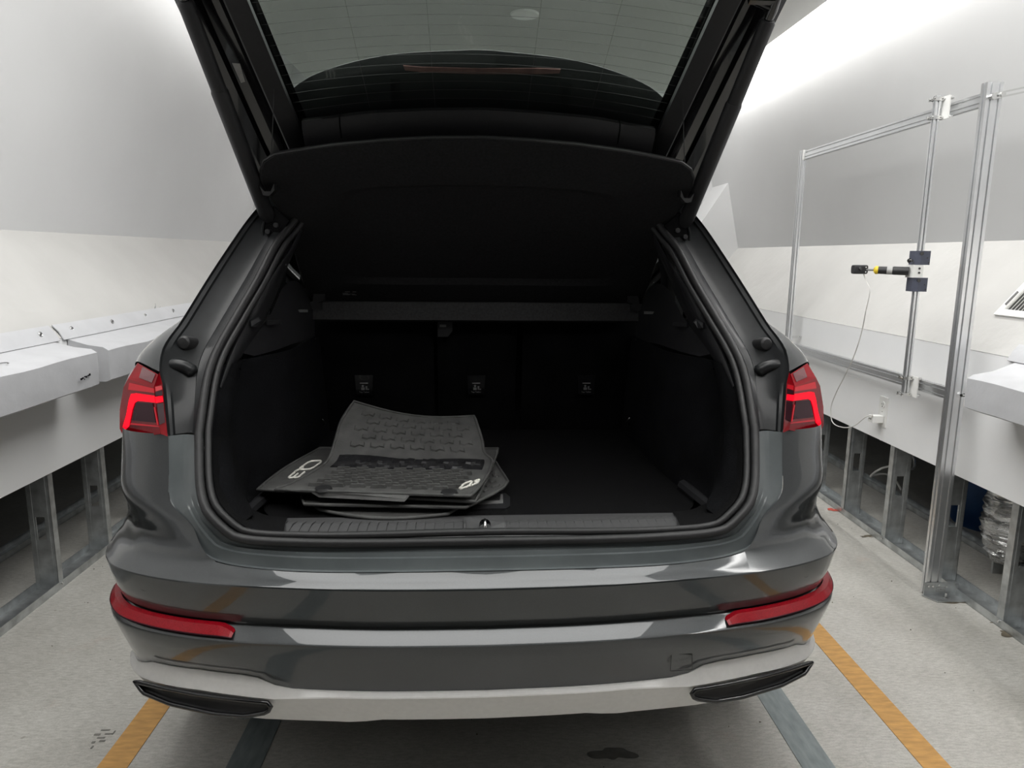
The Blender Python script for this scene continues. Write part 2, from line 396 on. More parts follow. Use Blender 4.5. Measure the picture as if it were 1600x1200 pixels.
fr = tag(empty('aluminium_frame', rm(FX, FYN, 0)), 'tall slotted aluminium frame standing against the right wall', 'frame')
def fpart(mb, n, m, sm=None): return reparent(mb.build(n, m, None, smooth=sm, room=True), fr)
def post(y, z0, z1, w, h, nw, nh, n='post'):
    return fpart(MB().prism([(FX+a, y+b, z0) for a, b in extrusion(w, h, nw, nh)], (0, 0, z1-z0)), n, ALU)
post(FYN, 0.004, ZR1+.05, .062, .034, 2, 1)
post(FYF, ZR0-.04, ZR1+.03, .024, .046, 1, 2)
def rail(z, y0, y1, n='rail'): return fpart(MB().prism([(FX+.01+a, y0, z+b) for a, b in extrusion(.026, .048, 1, 2)], (0, y1-y0, 0)), n, ALU)
rail(ZR1, FYN+.0172, FYF-.0232); rail(ZR0, FYN+.0172, FYF-.0232)
fpart(MB().box((FX+.002, FYF-.028, ZR1), (.034, .008, .055)), 'corner_plate', WPLAST)
# foot bracket of the near post: upright plate, foot plate, bolts
YQ = FYN-.0172
fb = fpart(MB().box2((FX-.042, YQ-.005, .004), (FX+.105, YQ, .062)), 'foot_bracket', GALV)
fpart(MB().prism([(FX-.048, YQ, .002), (FX+.125, YQ, .002), (FX+.105, YQ-.062, .002), (FX-.016, YQ-.062, .002)], (0, 0, .004)), 'foot_plate', GALV)
for dx, dz in ((-.026, .047), (-.008, .047), (.018, .052), (.052, .046), (.092, .052)):
    fpart(MB().cyl((FX+dx, YQ-.005, dz), (FX+dx, YQ-.009, dz), .0042, 10), 'bolt', CHROME)
fpart(MB().tube([(FX+.035, YQ-.032, .005), (FX+.035, YQ-.032, .010), (FX+.035, YQ-.032, .0101), (FX+.035, YQ-.032, .030)], [.009, .009, .0045, .0045], 8), 'anchor_bolt', CHROME)
mb = MB()
for a, b, c, d in ((.008, .03, .048, .0325), (.008, .048, .048, .0505), (.008, .03, .011, .05), (.0455, .03, .048, .05), (.014, .036, .022, .0385), (.018, .042, .023, .044), (.026, .036, .033, .044), (.037, .036, .042, .045)):
    mb.box2((FX+a, YQ-.0056, b-.008), (FX+c, YQ-.0049, d-.008))
fpart(mb, 'stamped_mark', PAPER)
# wall ties: slotted strap at the top, small straps at the lower rail
def strap(p, q, wd=.022, n='wall_tie'):
    p, q = Vector(p), Vector(q); d = (q-p).normalized(); u = Vector((0, 0, 1)); sd = d.cross(u).normalized(); up = sd.cross(d)
    mb = MB()
    for o in (-1, 1): 
        a = p+up*o*wd*.36; b = q+up*o*wd*.36
        mb.prism([a-up*wd*.14, a+up*wd*.14, b+up*wd*.14, b-up*wd*.14], sd*.004)
    for r in (0, .14, 1): 
        c = p+(q-p)*r; mb.cyl(c-sd*.006, c+sd*.010, wd*.45, 10)
    return fpart(mb, n, CHROME, 40)
strap((FX-.012, FYN-.024, ZR1-.004), (FX+.235, FYN-.03, ZR1+.05))
strap((FX+.016, FYN-.024, ZR0+.006), (XR-.004, FYN-.13, ZR0+.03), .013)
strap((FX+.02, FYF+.03, ZR0+.05), (XR-.006, FYF+.03, ZR0+.055), .011)
# sliding mast with its two carriages
PY = 1.60; PX = FX-.055
fpart(MB().prism([(PX+a, PY+b, ZR0-.045) for a, b in extrusion(.021, .021, 1, 1)], (0, 0, ZR1-ZR0+.10)), 'mast', ALU)
for z in (ZR1+.004, ZR0-.005):
    fpart(MB().box2((PX+.020, PY-.052, z-.045), (PX+.025, PY-.002, z+.045)), 'carriage_plate', WPLAST)
    for dz in (-.036, .036):
        fpart(MB().box2((PX-.024, PY-.018, z+dz-.007), (PX+.019, PY-.012, z+dz+.007)), 'carriage_clamp', CHROME)
        fpart(MB().box2((PX-.024, PY+.012, z+dz-.007), (PX+.019, PY+.018, z+dz+.007)), 'carriage_clamp', CHROME)
        for dx in (-.018, .015): fpart(MB().cyl((PX+dx, PY-.024, z+dz), (PX+dx, PY+.022, z+dz), .0035, 8), 'clamp_bolt', CHROME, 40)
        for dy in (-.040, -.022): fpart(MB().cyl((PX+.026, PY+dy, z+dz), (PX+.042, PY+dy, z+dz), .006, 8), 'carriage_roller', CHROME, 40)
# printed clamps on the mast
for z in (1.408, 1.296):
    hx, hy, hz = .030, .026, .029
    fpart(MB().prism([(PX-hx, PY-hy+.012, z-hz), (PX-hx+.02, PY-hy, z-hz), (PX+hx, PY-hy, z-hz), (PX+hx, PY+hy, z-hz), (PX-hx, PY+hy, z-hz)], (0, 0, 2*hz)), 'clamp_block', CLAMP)
    for dx, dz, r in ((-.008, .018, .008), (.018, 0, .0028), (hx-.005, -.020, .0035)):
        fpart(MB().cyl((PX+dx, PY-hy-.001, z+dz), (PX+dx, PY-hy+.004, z+dz), r, 10), 'clamp_hole', GLOSSB)
fpart(MB().prism([(PX-.036, PY-.0255, 1.3255), (PX+.006, PY-.0255, 1.3255), (PX+.006, PY-.020, 1.3255), (PX-.034, PY-.020, 1.3255), (PX-.034, PY+.024, 1.3255), (PX-.040, PY+.024, 1.3255)], (0, 0, .053)), 'clamp_bracket', WPLAST)
for z in (1.364, 1.346): fpart(MB().cyl((PX-.012, PY-.026, z), (PX-.012, PY-.029, z), .0045, 10), 'bracket_screw', GLOSSB)
fpart(MB().tube([(PX-.036, PY-.012, 1.396), (PX-.046, PY-.012, 1.396), (PX-.052, PY-.014, 1.3965), (PX-.058, PY-.015, 1.397)], [.005, .005, .011, .006], 8), 'thumb_screw', GLOSSB, 40)

# camera on its telescopic handle, held by the clamps
A0 = Vector((PX-.041, PY, 1.352)); A1 = A0+(Vector(atr(1343, 421, 1, PY+.10))-A0)/.895; dv = (A1-A0)
cs = tag(empty('camera_on_handle', rm(*A0)), 'small black camera on a black and yellow telescopic handle', 'camera')
def cpart(mb, n, m, sm=40): return reparent(mb.build(n, m, None, smooth=sm, room=True), cs)
f = lambda t: A0+dv*t
cpart(MB().tube([f(0), f(.27), f(.28)], [.018, .018, .0165], 16), 'grip', RUBBER)
cpart(MB().tube([f(.28), f(.55), f(.57)], [.0170, .016, .015], 16), 'handle_tube', PLAST)
cpart(MB().cyl(f(.29), f(.39), .0174, 16), 'handle_sticker', PAPER)
cpart(MB().tube([f(.55), f(.60), f(.635)], [.0175, .0175, .008], 16), 'yellow_collar', YELL)
cpart(MB().cyl(f(.62), f(.82), .0048, 10), 'rod', GREYP)
cc = f(.895)
b_ = MB(); L_ = Vector((1, 0, 0)); 
for x0, x1, r0 in ((-.036, .036, .0175),):
    ring = [(r0*1.0*math.copysign(abs(math.cos(a))**.45, math.cos(a)), r0*1.12*math.copysign(abs(math.sin(a))**.45, math.sin(a))) for a in [2*math.pi*k/24 for k in range(24)]]
    b_.tube([(0, 0, 0), (0, 0, 0)], .001, 3) if False else None
    rows = [[(cc.x+x, cc.y+p*sc, cc.z+q_*sc) for p, q_ in ring] for x, sc in ((-.030, .86), (-.028, .97), (-.024, 1), (.024, 1), (.028, .97), (.030, .86))]
    b_.grid(rows, cu=True); n_ = len(ring); e = len(b_.v)-n_; b_.f.append(tuple(range(n_))); b_.f.append(tuple(range(e, e+n_)))
cpart(b_, 'camera_body', PLAST)
cpart(MB().tube([(cc.x-.006, cc.y-.0175, cc.z+.003), (cc.x-.006, cc.y-.022, cc.z+.003)], [.008, .006], 14), 'lens', GLOSSB)
for dz in (.010, -.010): cpart(MB().cyl((cc.x+.018, cc.y-.0172, cc.z+dz), (cc.x+.018, cc.y-.020, cc.z+dz), .003, 8), 'screw', CHROME)

# socket, charger and white cable
SYc, SZc = 2.00, .652
so = tag(empty('wall_socket', rm(XR, SYc, SZc)), 'white double wall socket low on the right wall', 'socket')
def sq(mb, n, m): return reparent(mb.build(n, m, None, room=True), so)
sq(MB().box((XR-.003, SYc, SZc), (.006, .072, .150)), 'face_plate', WPLAST)
for dz in (.036, -.036):
    sq(MB().cyl((XR-.006, SYc, SZc+dz), (XR-.009, SYc, SZc+dz), .017, 16), 'outlet', WPLAST)
    sq(MB().box((XR-.0095, SYc-.006, SZc+dz+.003), (.001, .002, .009)).box((XR-.0095, SYc+.006, SZc+dz+.003), (.001, .002, .009)).cyl((XR-.009, SYc, SZc+dz-.009), (XR-.010, SYc, SZc+dz-.009), .003, 8), 'slot', GLOSSB)
sq(MB().cyl((XR-.006, SYc, SZc), (XR-.008, SYc, SZc), .003, 8), 'screw', CHROME)
ch = tag(empty('charger', rm(XR-.03, SYc, SZc-.036)), 'white cube charger plugged into the wall socket', 'charger')
reparent(MB().box((XR-.036, SYc, SZc-.036), (.055, .042, .034)).build('body', WPLAST, None, room=True), ch)
reparent(MB().box((XR-.064, SYc-.004, SZc-.036), (.001, .008, .005)).box((XR-.064, SYc+.010, SZc-.036), (.001, .008, .005)).build('port', GLOSSB, None, room=True), ch)
kp = [(cc.x+.018, cc.y-.004, cc.z-.018), (cc.x+.026, cc.y-.006, cc.z-.04)]
for px, py, xx in ((1359, 452, cc.x+.036), (1353, 485, cc.x+.05), (1346, 520, cc.x+.08), (1334, 557, cc.x+.11), (1320, 587, cc.x+.14), (1305, 617, 1.84), (1298, 640, 1.86), (1301, 660, 1.87), (1318, 668, 1.885), (1335, 665, 1.90), (1352, 652, 1.91), (1364, 648, 1.92)):
    kp.append(tuple(atr(px, py, 0, xx)))
kp.append((XR-.062, SYc, SZc-.034))
tag(MB().tube(spl(kp, 70), .0026, 6).build('charging_cable', CORD, None, smooth=60, room=True), 'thin white charging cable hanging from the camera to the socket', 'cable')

# air register on the right slope
sn = Vector((-(ZT-ZS), 0, SLX)).normalized(); su = Vector((SLX, 0, ZT-ZS)).normalized()
vo = Vector((XR+SLX*.30, 1.468, ZS+(ZT-ZS)*.30))
vg = tag(empty('air_register', rm(*vo)), 'white metal air register with slanted slats on the right slope', 'vent')
def vq(mb, n, m): return reparent(mb.build(n, m, None, room=True), vg)
def vv(a, b, c): return vo+su*a+Vector((0, -1, 0))*b+sn*c       # up the slope, towards the viewer, proud
def vbox(mb, a0, a1, b0, b1, c0, c1): return mb.prism([vv(a0, b0, c0), vv(a0, b1, c0), vv(a1, b1, c0), vv(a1, b0, c0)], sn*(c1-c0))
fm = MB(); vbox(fm, 0, .03, 0, .36, .002, .012); vbox(fm, .18, .21, 0, .36, .002, .012); vbox(fm, .03, .18, 0, .03, .002, .012); vbox(fm, .03, .18, .33, .36, .002, .012); vq(fm, 'frame', WPLAST)
vq(vbox(MB(), .03, .18, .03, .33, .001, .003), 'duct_opening', GREYP)
for i in range(15):
    b0 = .036+i*.0195
    vq(MB().prism([vv(.03, b0, .003), vv(.03, b0+.013, .011), vv(.18, b0+.013, .011), vv(.18, b0, .003)], sn*.002), 'slat', WPLAST)
vq(vbox(MB(), .05, .12, .020, .024, .012, .020), 'lever', GREYP)

# foil duct and blue drum behind the right studs
fd = tag(empty('foil_duct', rm(2.32, 1.47, 0)), 'crinkled silver foil duct behind the studs at right', 'duct')
rows = []; rnd = random.Random(4)
for i in range(38):
    t = i/37; z = .075+t*.50; r0 = .13*(1-(1-min(1, t*1.9+.12))**2)**.5+.008*math.sin(i*2.6); r0 = max(.05, r0)
    rows.append([(2.345+(r0*(1+.05*rnd.uniform(-1, 1)))*math.cos(a), 1.46+.06*(1-t)+(r0*(1+.05*rnd.uniform(-1, 1)))*math.sin(a), z+.006*rnd.uniform(-1, 1)) for a in [2*math.pi*k/28 for k in range(28)]])
mb = MB().grid(rows, cu=True); mb.f.append(tuple(range(28)))
reparent(mb.build('hose', HOSE, None, smooth=30, room=True), fd)
for x_, y_ in ((2.33, 1.55), (2.36, 1.40)): reparent(MB().box((x_, y_, .0375), (.05, .012, .075)).build('support', GALV, None, room=True), fd)
bd = MB(); bd.tube([(2.72, 2.15, .0), (2.72, 2.15, .02), (2.72, 2.15, .32), (2.72, 2.15, .34), (2.72, 2.15, .36), (2.72, 2.15, .62)], [.17, .18, .18, .188, .18, .18], 28)
tag(bd.build('blue_drum', BLUEP, None, smooth=40, room=True), 'dark blue plastic drum behind the foil duct', 'drum')
# coiled pale cable in the dark behind the right studs
cp = [(2.30+.09*math.cos(a)+.006*a, 2.42+.12*math.sin(a), .10+.035*a+.03*math.sin(a*2)) for a in [k*.35 for k in range(36)]]
tag(MB().tube(cp, .006, 6).build('cable_coil', CORD, None, smooth=60, room=True), 'loose pale cable coil in the dark behind the right studs', 'cable')
# timber offcut behind left studs
tag(MB().prism([(-2.10, .95, .004), (-2.06, 1.28, .004), (-2.045, 1.28, .004), (-2.07, .94, .004)], (0, 0, .006)).build('wood_offcut', PAPER, None, room=True), 'pale wood offcut lying behind the left studs', 'offcut')

# ------------------------------------------------------------------ floor tapes, stains, litter
def tape(x0, x1, y0, y1, m, name, label, cat, g):
    return tag(MB().box2((x0, y0, .0005), (x1, y1, .0022)).build(name, m, None, room=True), label, cat, g)
tape(-1.068, -.985, YB+.3, 4.6, ORANGE, 'floor_tape', 'orange tape line on the floor left of the car', 'tape', 'orange tape lines')
tape(1.225, 1.305, YB+.3, 4.6, ORANGE, 'floor_tape', 'orange tape line on the floor right of the car', 'tape', 'orange tape lines')
tape(.885, .978, YB+.3, 4.6, GREYT, 'guide_strip', 'grey steel strip on the floor under the right side of the car', 'strip', 'grey floor strips')
tape(-.715, -.62, YB+.3, 4.6, GREYT, 'guide_strip', 'grey steel strip on the floor under the left side of the car', 'strip', 'grey floor strips')
def blot(name, px, py, rx, ry, m, label, cat, n=40, seedv=1, z=.0006, rough=.35):
    c = atr(px, py, 2, 0); r = random.Random(seedv); ph = [r.uniform(0, 6.28) for _ in range(6)]
    pts = []
    for i in range(n):
        a = 2*math.pi*i/n; k = 1+rough*sum(math.sin((j+2)*a+ph[j])/(j+1.5) for j in range(6))
        pts.append((c[0]+rx*k*math.cos(a), c[1]+ry*k*math.sin(a), z))
    return tag(MB().prism(pts, (0, 0, .0006)).build(name, m, None, room=True), label, cat)
blot('oil_stain', 957, 1178, .055, .028, STAIN, 'dark oil stain on the floor under the bumper', 'stain', seedv=3)
blot('paper_scrap', 1302, 797, .03, .022, mat('red_scrap', (.55, .10, .07), .6, noise=.3, nscale=30), 'small red and white scrap by the right floor track', 'scrap', seedv=9, z=.002)
for k, (px, py, rx, ry) in enumerate(((1355, 838, .035, .012), (1498, 940, .05, .022), (1575, 990, .035, .02), (1405, 858, .02, .008), (1560, 973, .03, .012))):
    blot('dirt_patch', px, py, rx, ry, BROWN, ('brown dirt smear near the second right stud', 'brown dirt beside the foot of the aluminium post', 'brown dirt by the right floor track at the frame edge', 'small dirt smear halfway along the right track', 'thin dirt streak near the last right stud')[k], 'dirt', seedv=20+k, rough=.6)
mb = MB()
for px, py, w, h in ((152, 1148, 9, 3), (158, 1153, 12, 2), (165, 1141, 14, 1.6), (178, 1145, 2, 6), (146, 1160, 5, 3), (160, 1158, 9, 2.6), (144, 1168, 3, 4), (180, 1167, 6, 2), (190, 1157, 4, 1.5), (170, 1147, 12, 1.5)):
    a, b = atr(px-w/2, py, 2, 0), atr(px+w/2, py, 2, 0); d = h*.0028
    mb.box(((a[0]+b[0])/2, (a[1]+b[1])/2, .001), (abs(b[0]-a[0]), d, .0008))
tag(mb.build('tyre_mark', STAIN, None, room=True), 'broken dark tyre tread print on the floor at lower left', 'mark')
mb = MB()
rnd = random.Random(12)
for i in range(60):
    x = rnd.choice((rnd.uniform(1.35, 1.95), rnd.uniform(-1.75, -1.1), rnd.uniform(-.9, .9))); y = rnd.uniform(.3, 2.3); r = rnd.uniform(.001, .003)
    mb.prism([(x+r*math.cos(a)*rnd.uniform(.6, 1.4), y+r*math.sin(a)*rnd.uniform(.6, 1.4), .001) for a in (0, 1.5, 3, 4.5)], (0, 0, .0015))
tag(mb.build('floor_grit', BROWN, None, room=True), 'tiny crumbs of grit scattered over the concrete floor', 'grit', kind='stuff')
# round detector on the ceiling
dt = tag(empty('ceiling_detector', rm(.229, 3.10, ZC)), 'round white cover plate on the ceiling seen through the rear glass', 'detector')
reparent(MB().tube([(.229, 3.10, ZC), (.229, 3.10, ZC-.004), (.229, 3.10, ZC-.012), (.229, 3.10, ZC-.015)], [.085, .085, .080, .068], 32).build('cover', WPLAST, None, smooth=40, room=True), dt)

# frayed wire ends poking out of the left slope above the padded cover
w0 = atr(241, 490, 0, XL-.05)
wf = tag(empty('loose_wire', rm(*w0)), 'frayed thin wire sticking out above the far left padded cover', 'wire')
for e in ((-.010, .02, .055), (.012, -.03, .045), (.004, .05, .035)):
    reparent(MB().tube(spl([(w0[0], w0[1], w0[2]-.012), (w0[0]+.006, w0[1]+e[1]*.3, w0[2]+e[2]*.5), (w0[0]+.012+e[0], w0[1]+e[1], w0[2]+e[2])], 8), .0016, 5).build('strand', PAPER, None, room=True), wf)

# ================================================================== THE CAR (car frame = world)
car = tag(empty('car', (0, 0, 0)), 'dark grey hatchback crossover with its tailgate wide open, seen from behind', 'car')
def cp_(mb, n, m, sm=None, parent=None): return mb.build(n, m, parent or car, smooth=sm)
PLAN = spl([(0, 0), (.2, .005), (.33, .015), (.45, .03), (.53, .042), (.64, .065), (.735, .098), (.80, .132), (.83, .155), (.86, .19), (.885, .235), (.905, .30), (.916, .38), (.92, .5)], 240)
def PY_(x): return float(np.interp(abs(x), PLAN[:, 0], PLAN[:, 1]))
def atP(px, py, off):
    y = .1
    for _ in range(12): P = at(px, py, 1, y); y = PY_(min(abs(P[0]), .905))+off
    return at(px, py, 1, y)
NC, NS = 16, 22
i59 = int(np.argmin(abs(PLAN[:, 0]-.59)))
stc = lin(PLAN[:i59+1], NC); sts = lin(PLAN[i59:], NS)
ST = np.vstack([stc, sts[1:]])
tang = np.gradient(ST, axis=0); tang /= np.linalg.norm(tang, axis=1)[:, None]
NRM = np.stack([-tang[:, 1], tang[:, 0]], 1)          # inward
def brow(off, z): 
    q = ST+NRM*off; zz = z if hasattr(z, '__len__') else [z]*len(ST)
    return [(q[i, 0], q[i, 1], zz[i]) for i in range(len(ST))]
# upper edge of the silver valance, traced
Etr = [atP(px, py, .045) for px, py in ((675, 1079), (520, 1078), (456, 1075), (432, 1072), (401, 1058), (385, 1054), (307, 1044.6), (228, 1031), (198, 1025))]
ex = [0]+[abs(p[0]) for p in Etr]; ez = [Etr[0][2]]+[p[2] for p in Etr]
zE = np.interp(ST[:, 0], ex, ez)
ROWS = [(.0035, .7115), (.001, .7100), (0, .707), (.003, .692), (.010, .66), (.020, .628), (.026, .613), (.034, .609), (.033, .605), (.004, .583), (.0005, .579), (.0, .573), (.008, .545), (.022, .505)]
low = [brow(o, z) for o, z in ROWS]+[brow(.043, zE), brow(.060, zE)]
# top shelf in the middle, raised corner bodies at the sides
A_LINE = [(0, .031, .7357), (.16, .032, .7357), (.387, .048, .7337), (.53, .073, .7375), (.59, .094, .742)]
RS = [
 [(.723, .238, .99), (.78, .25, .99), (.83, .275, .99), (.862, .32, .99), (.885, .40, .99), (.897, .47, .99), (.903, .56, .99)],
 [(.716, .212, .92), (.77, .222, .92), (.825, .25, .92), (.860, .30, .92), (.884, .39, .92), (.896, .47, .92), (.902, .56, .92)],
 [(.706, .180, .851), (.765, .192, .852), (.82, .222, .853), (.857, .28, .853), (.880, .37, .853), (.892, .46, .853), (.90, .55, .853)]]
def pnt(u, off, z):       # point along PLAN (fractional index) moved inwards
    i = int(u); i = min(max(i, 1), len(PLAN)-2); t = PLAN[i+1]-PLAN[i-1]; t = t/np.linalg.norm(t); n = np.array([-t[1], t[0]])
    j = min(int(u)+1, len(PLAN)-1); k = u-int(u); q = PLAN[min(int(u), len(PLAN)-1)]*(1-k)+PLAN[j]*k+n*off; return (q[0], q[1], z)
def crow(x0, y0, z0, z1, offs):
    i0 = float(np.interp(x0, PLAN[:, 0], np.arange(len(PLAN)))); o0 = y0-PY_(x0); r = []
    for f in np.linspace(0, 1, NS):
        r.append(pnt(i0+(len(PLAN)-1-i0)*f, float(np.interp(f, [0, .28, .5, .7, 1], [o0]+offs)), float(np.interp(f, [0, .25, 1], [z0, z1, z1]))))
    return r
EXTRA = [crow(.668, .145, .805, .803, [.064, .058, .038, .024]), crow(.640, .121, .775, .775, [.066, .062, .038, .022]), crow(.618, .106, .755, .752, [.056, .054, .030, .018]), crow(.602, .098, .746, .735, [.042, .040, .022, .012]), crow(.59, .094, .742, .724, [.026, .022, .012, .006])]
RSs = [spl(r, NS) for r in RS]+[np.array(r) for r in EXTRA]
fine = []
cols = [spl([RSs[i][j] for i in range(len(RSs))]+[low[0][NC-1+j]], 37) for j in range(NS)]
side_rows = [[tuple(cols[j][i]) for j in range(NS)] for i in range(37)]
def both(mb, rows):
    mb.grid(rows); mb.grid(mir(rows)); return mb
aL = spl(A_LINE, NC)
mid_rows = [[tuple(p) for p in aL]]
for t, k in ((.35, .0015), (.7, .002)):
    mid_rows.append([tuple(aL[j]*(1-t)+np.array(low[0][j])*t+np.array([0, 0, k])) for j in range(NC)])
mid_rows.append(low[0][:NC])
mb = MB(); both(mb, mid_rows); both(mb, side_rows); both(mb, low)
def weld(o, d=.0004):
    bm = bmesh.new(); bm.from_mesh(o.data); bmesh.ops.remove_doubles(bm, verts=bm.verts, dist=d); bmesh.ops.recalc_face_normals(bm, faces=bm.faces)
    bm.to_mesh(o.data); bm.free()
    for p in o.data.polygons: p.use_smooth = True
    return o
bumper = cp_(mb, 'rear_bumper', PAINT); weld(bumper, .0008); bumper.data.set_sharp_from_angle(angle=math.radians(26))
for px, py in ((569, 945), (223, 918)):
    p = atP(px, py, .006); 
    for s in (-1, 1):
        x = s*abs(p[0]); y = PY_(x)+.009; z = p[2]; 
        sl = (PY_(abs(x)+.01)-PY_(abs(x)-.01))/.02*s; n = Vector((sl, -1, -.15)).normalized(); u = n.cross(Vector((0, 0, 1))).normalized(); v = u.cross(n)
        c = Vector((x, y, z)); ring = [c+n*.0005+(u*math.cos(a)+v*math.sin(a))*.0095 for a in [2*math.pi*k/20 for k in range(20)]]
        g = MB().tube(ring, .0007, 6, closed=True); cp_(g, 'parking_sensor', RUBBER, 40, bumper)
# tow eye cover on the right
tp = [atP(px, py, .018) for px, py in ((1049, 1021), (1081, 1022), (1081, 1046), (1047, 1048))]
cp_(MB().tube([tuple(p+np.array([0, -.0015, 0])) for p in lin(tp+[tp[0]], 41)[:-1]], .0008, 5, closed=True), 'tow_cover_seam', RUBBER, None, bumper)

# silver lower valance
Ftr = [atP(px, py, .028) for px, py in ((675, 1092), (520, 1091.5), (420, 1093), (307, 1078), (213, 1058))]
Gtr = [atP(px, py, .072) for px, py in ((675, 1124), (577, 1124), (561, 1129), (520, 1127), (393, 1122), (338, 1115), (248, 1095), (222, 1082))]
fx = [0]+[abs(p[0]) for p in Ftr]; fz = [Ftr[0][2]]+[p[2] for p in Ftr]
gx = [0]+[abs(p[0]) for p in Gtr]; gz = [Gtr[0][2]]+[p[2] for p in Gtr]
m_ = ST[:, 1] < .27
nst = int(m_.sum()); STv = ST[:nst]; NRv = NRM[:nst]
def vrow(off, z): q = STv+NRv*off; return [(q[i, 0], q[i, 1], z[i]) for i in range(nst)]
zEv, zF, zG = zE[:nst], np.interp(STv[:, 0], fx, fz), np.interp(STv[:, 0], gx, gz)
valance = cp_(both(MB(), [vrow(.058, zEv), vrow(.041, zEv), vrow(.040, zEv-.002), vrow(.030, zF+.003), vrow(.029, zF), vrow(.031, zF-.003), vrow(.050, (zF+zG)/2), vrow(.072, zG), vrow(.105, zG+.004)]), 'lower_valance', SILVER)
weld(valance, .0006); valance.data.set_sharp_from_angle(angle=math.radians(15)); valance['label'] = 'silver lower bumper trim'
# exhaust trims
ex_px = [(211.5, 1062), (250, 1071), (307, 1082), (365, 1090), (420.5, 1095.5), (427, 1103), (420.5, 1110.5), (385, 1117), (338, 1113), (267.6, 1097.5), (224.5, 1080)]
ringp = []
for px, py in ex_px: ringp.append(atP(px, py, .031))
ringp = lin(ringp+[ringp[0]], 60)[:-1]; cen = ringp.mean(0)
for s in (-1, 1):
    R_ = [np.array([abs(p[0])*s, p[1]-.006, p[2]]) for p in ringp]; c = np.array([abs(cen[0])*s, cen[1], cen[2]])
    ex_ = cp_(MB().tube([tuple(c+(p-c)*.985) for p in R_], .0055, 8, closed=True), 'exhaust_trim', GLOSSB, 50, valance); ex_['label'] = 'gloss black exhaust trim'
    def sc(p, kx, kz, dy): return (c[0]+(p[0]-c[0])*kx, p[1]+dy, c[2]+(p[2]-c[2])*kz)
    cp_(MB().rings([[sc(p, .985, .95, .0) for p in R_], [sc(p, .97, .85, .003) for p in R_], [sc(p, .95, .6, .006) for p in R_]]), 'exhaust_recess', RUBBER, 40, valance)

# red reflectors sitting in the bumper groove
xs = np.linspace(.535, .898, 26)
def plan_at(x): 
    i = int(np.argmin(abs(ST[:, 0]-x))); return i
u0, u1 = int(np.argmin(abs(PLAN[:, 0]-.545))), int(np.argmin(abs(PLAN[:, 0]-.905)))
us = np.linspace(u0, u1, 34).astype(int)
rows = [[], [], [], []]
for k, u in enumerate(us):
    t = k/33; tip = max(0, 1-k/2.2)          # slanted inner tip
    zt = .6105-.013*tip*1.2; zb = .5905+.003*t-.002*tip
    rows[0].append(pnt(u, .024, zt)); rows[1].append(pnt(u, .011, zt-.0005)); rows[2].append(pnt(u, .001, zb+.001)); rows[3].append(pnt(u, .012, zb-.004))
for s in (1, -1):
    rr = rows if s > 0 else mir(rows)
    ro = cp_(MB().grid(rr), 'bumper_reflector', REFL, 30); ro['label'] = 'red bumper reflector'
    edge = [rr[2][i] for i in range(34)]
    cp_(MB().tube([(p[0], p[1]-.0004, p[2]-.0015) for p in edge], .0017, 6), 'reflector_rim', REDD, 40, ro)

# ------------------------------------------------------------------ tail lamps
def T(px, py, y): return at(px, py, 1, y)
lamp_pts = dict(
 it=T(249, 582, .300), ot=T(215, 567, .362), om=T(192.5, 590, .345), ol=T(184, 657, .318), ob=T(183, 685, .302), tip=T(195, 692.6, .282), bm=T(233, 683, .252), ib=T(262, 682, .236), im=T(254, 600, .290),
 rt=T(247, 585, .292), r1=T(240, 606, .270), r2=T(243, 630, .256), rb=T(251, 678, .232))
def lampP(px, py, off=0.):           # point of a pixel on the main lamp facet (plane through three traced points)
    a, b, c = lamp_pts['r1'], lamp_pts['om'], lamp_pts['bm']; n = np.cross(b-a, c-a); n /= np.linalg.norm(n)
    if n[1] > 0: n = -n
    return atplane(px, py, a+n*off, n)
def lampI(px, py, off=0.):           # inner narrow facet
    a, b, c = lamp_pts['r1'], lamp_pts['im'], lamp_pts['ib']; n = np.cross(b-a, c-a); n /= np.linalg.norm(n)
    if n[1] > 0: n = -n
    return atplane(px, py, a+n*off, n)
main = [lampP(*q) for q in ((240, 606), (243, 630), (247, 655), (251, 678), (233, 681), (197, 690), (187, 670), (187, 640), (193, 605), (200, 592))]
top = [lamp_pts['rt'], main[0], main[9], lamp_pts['ot']]
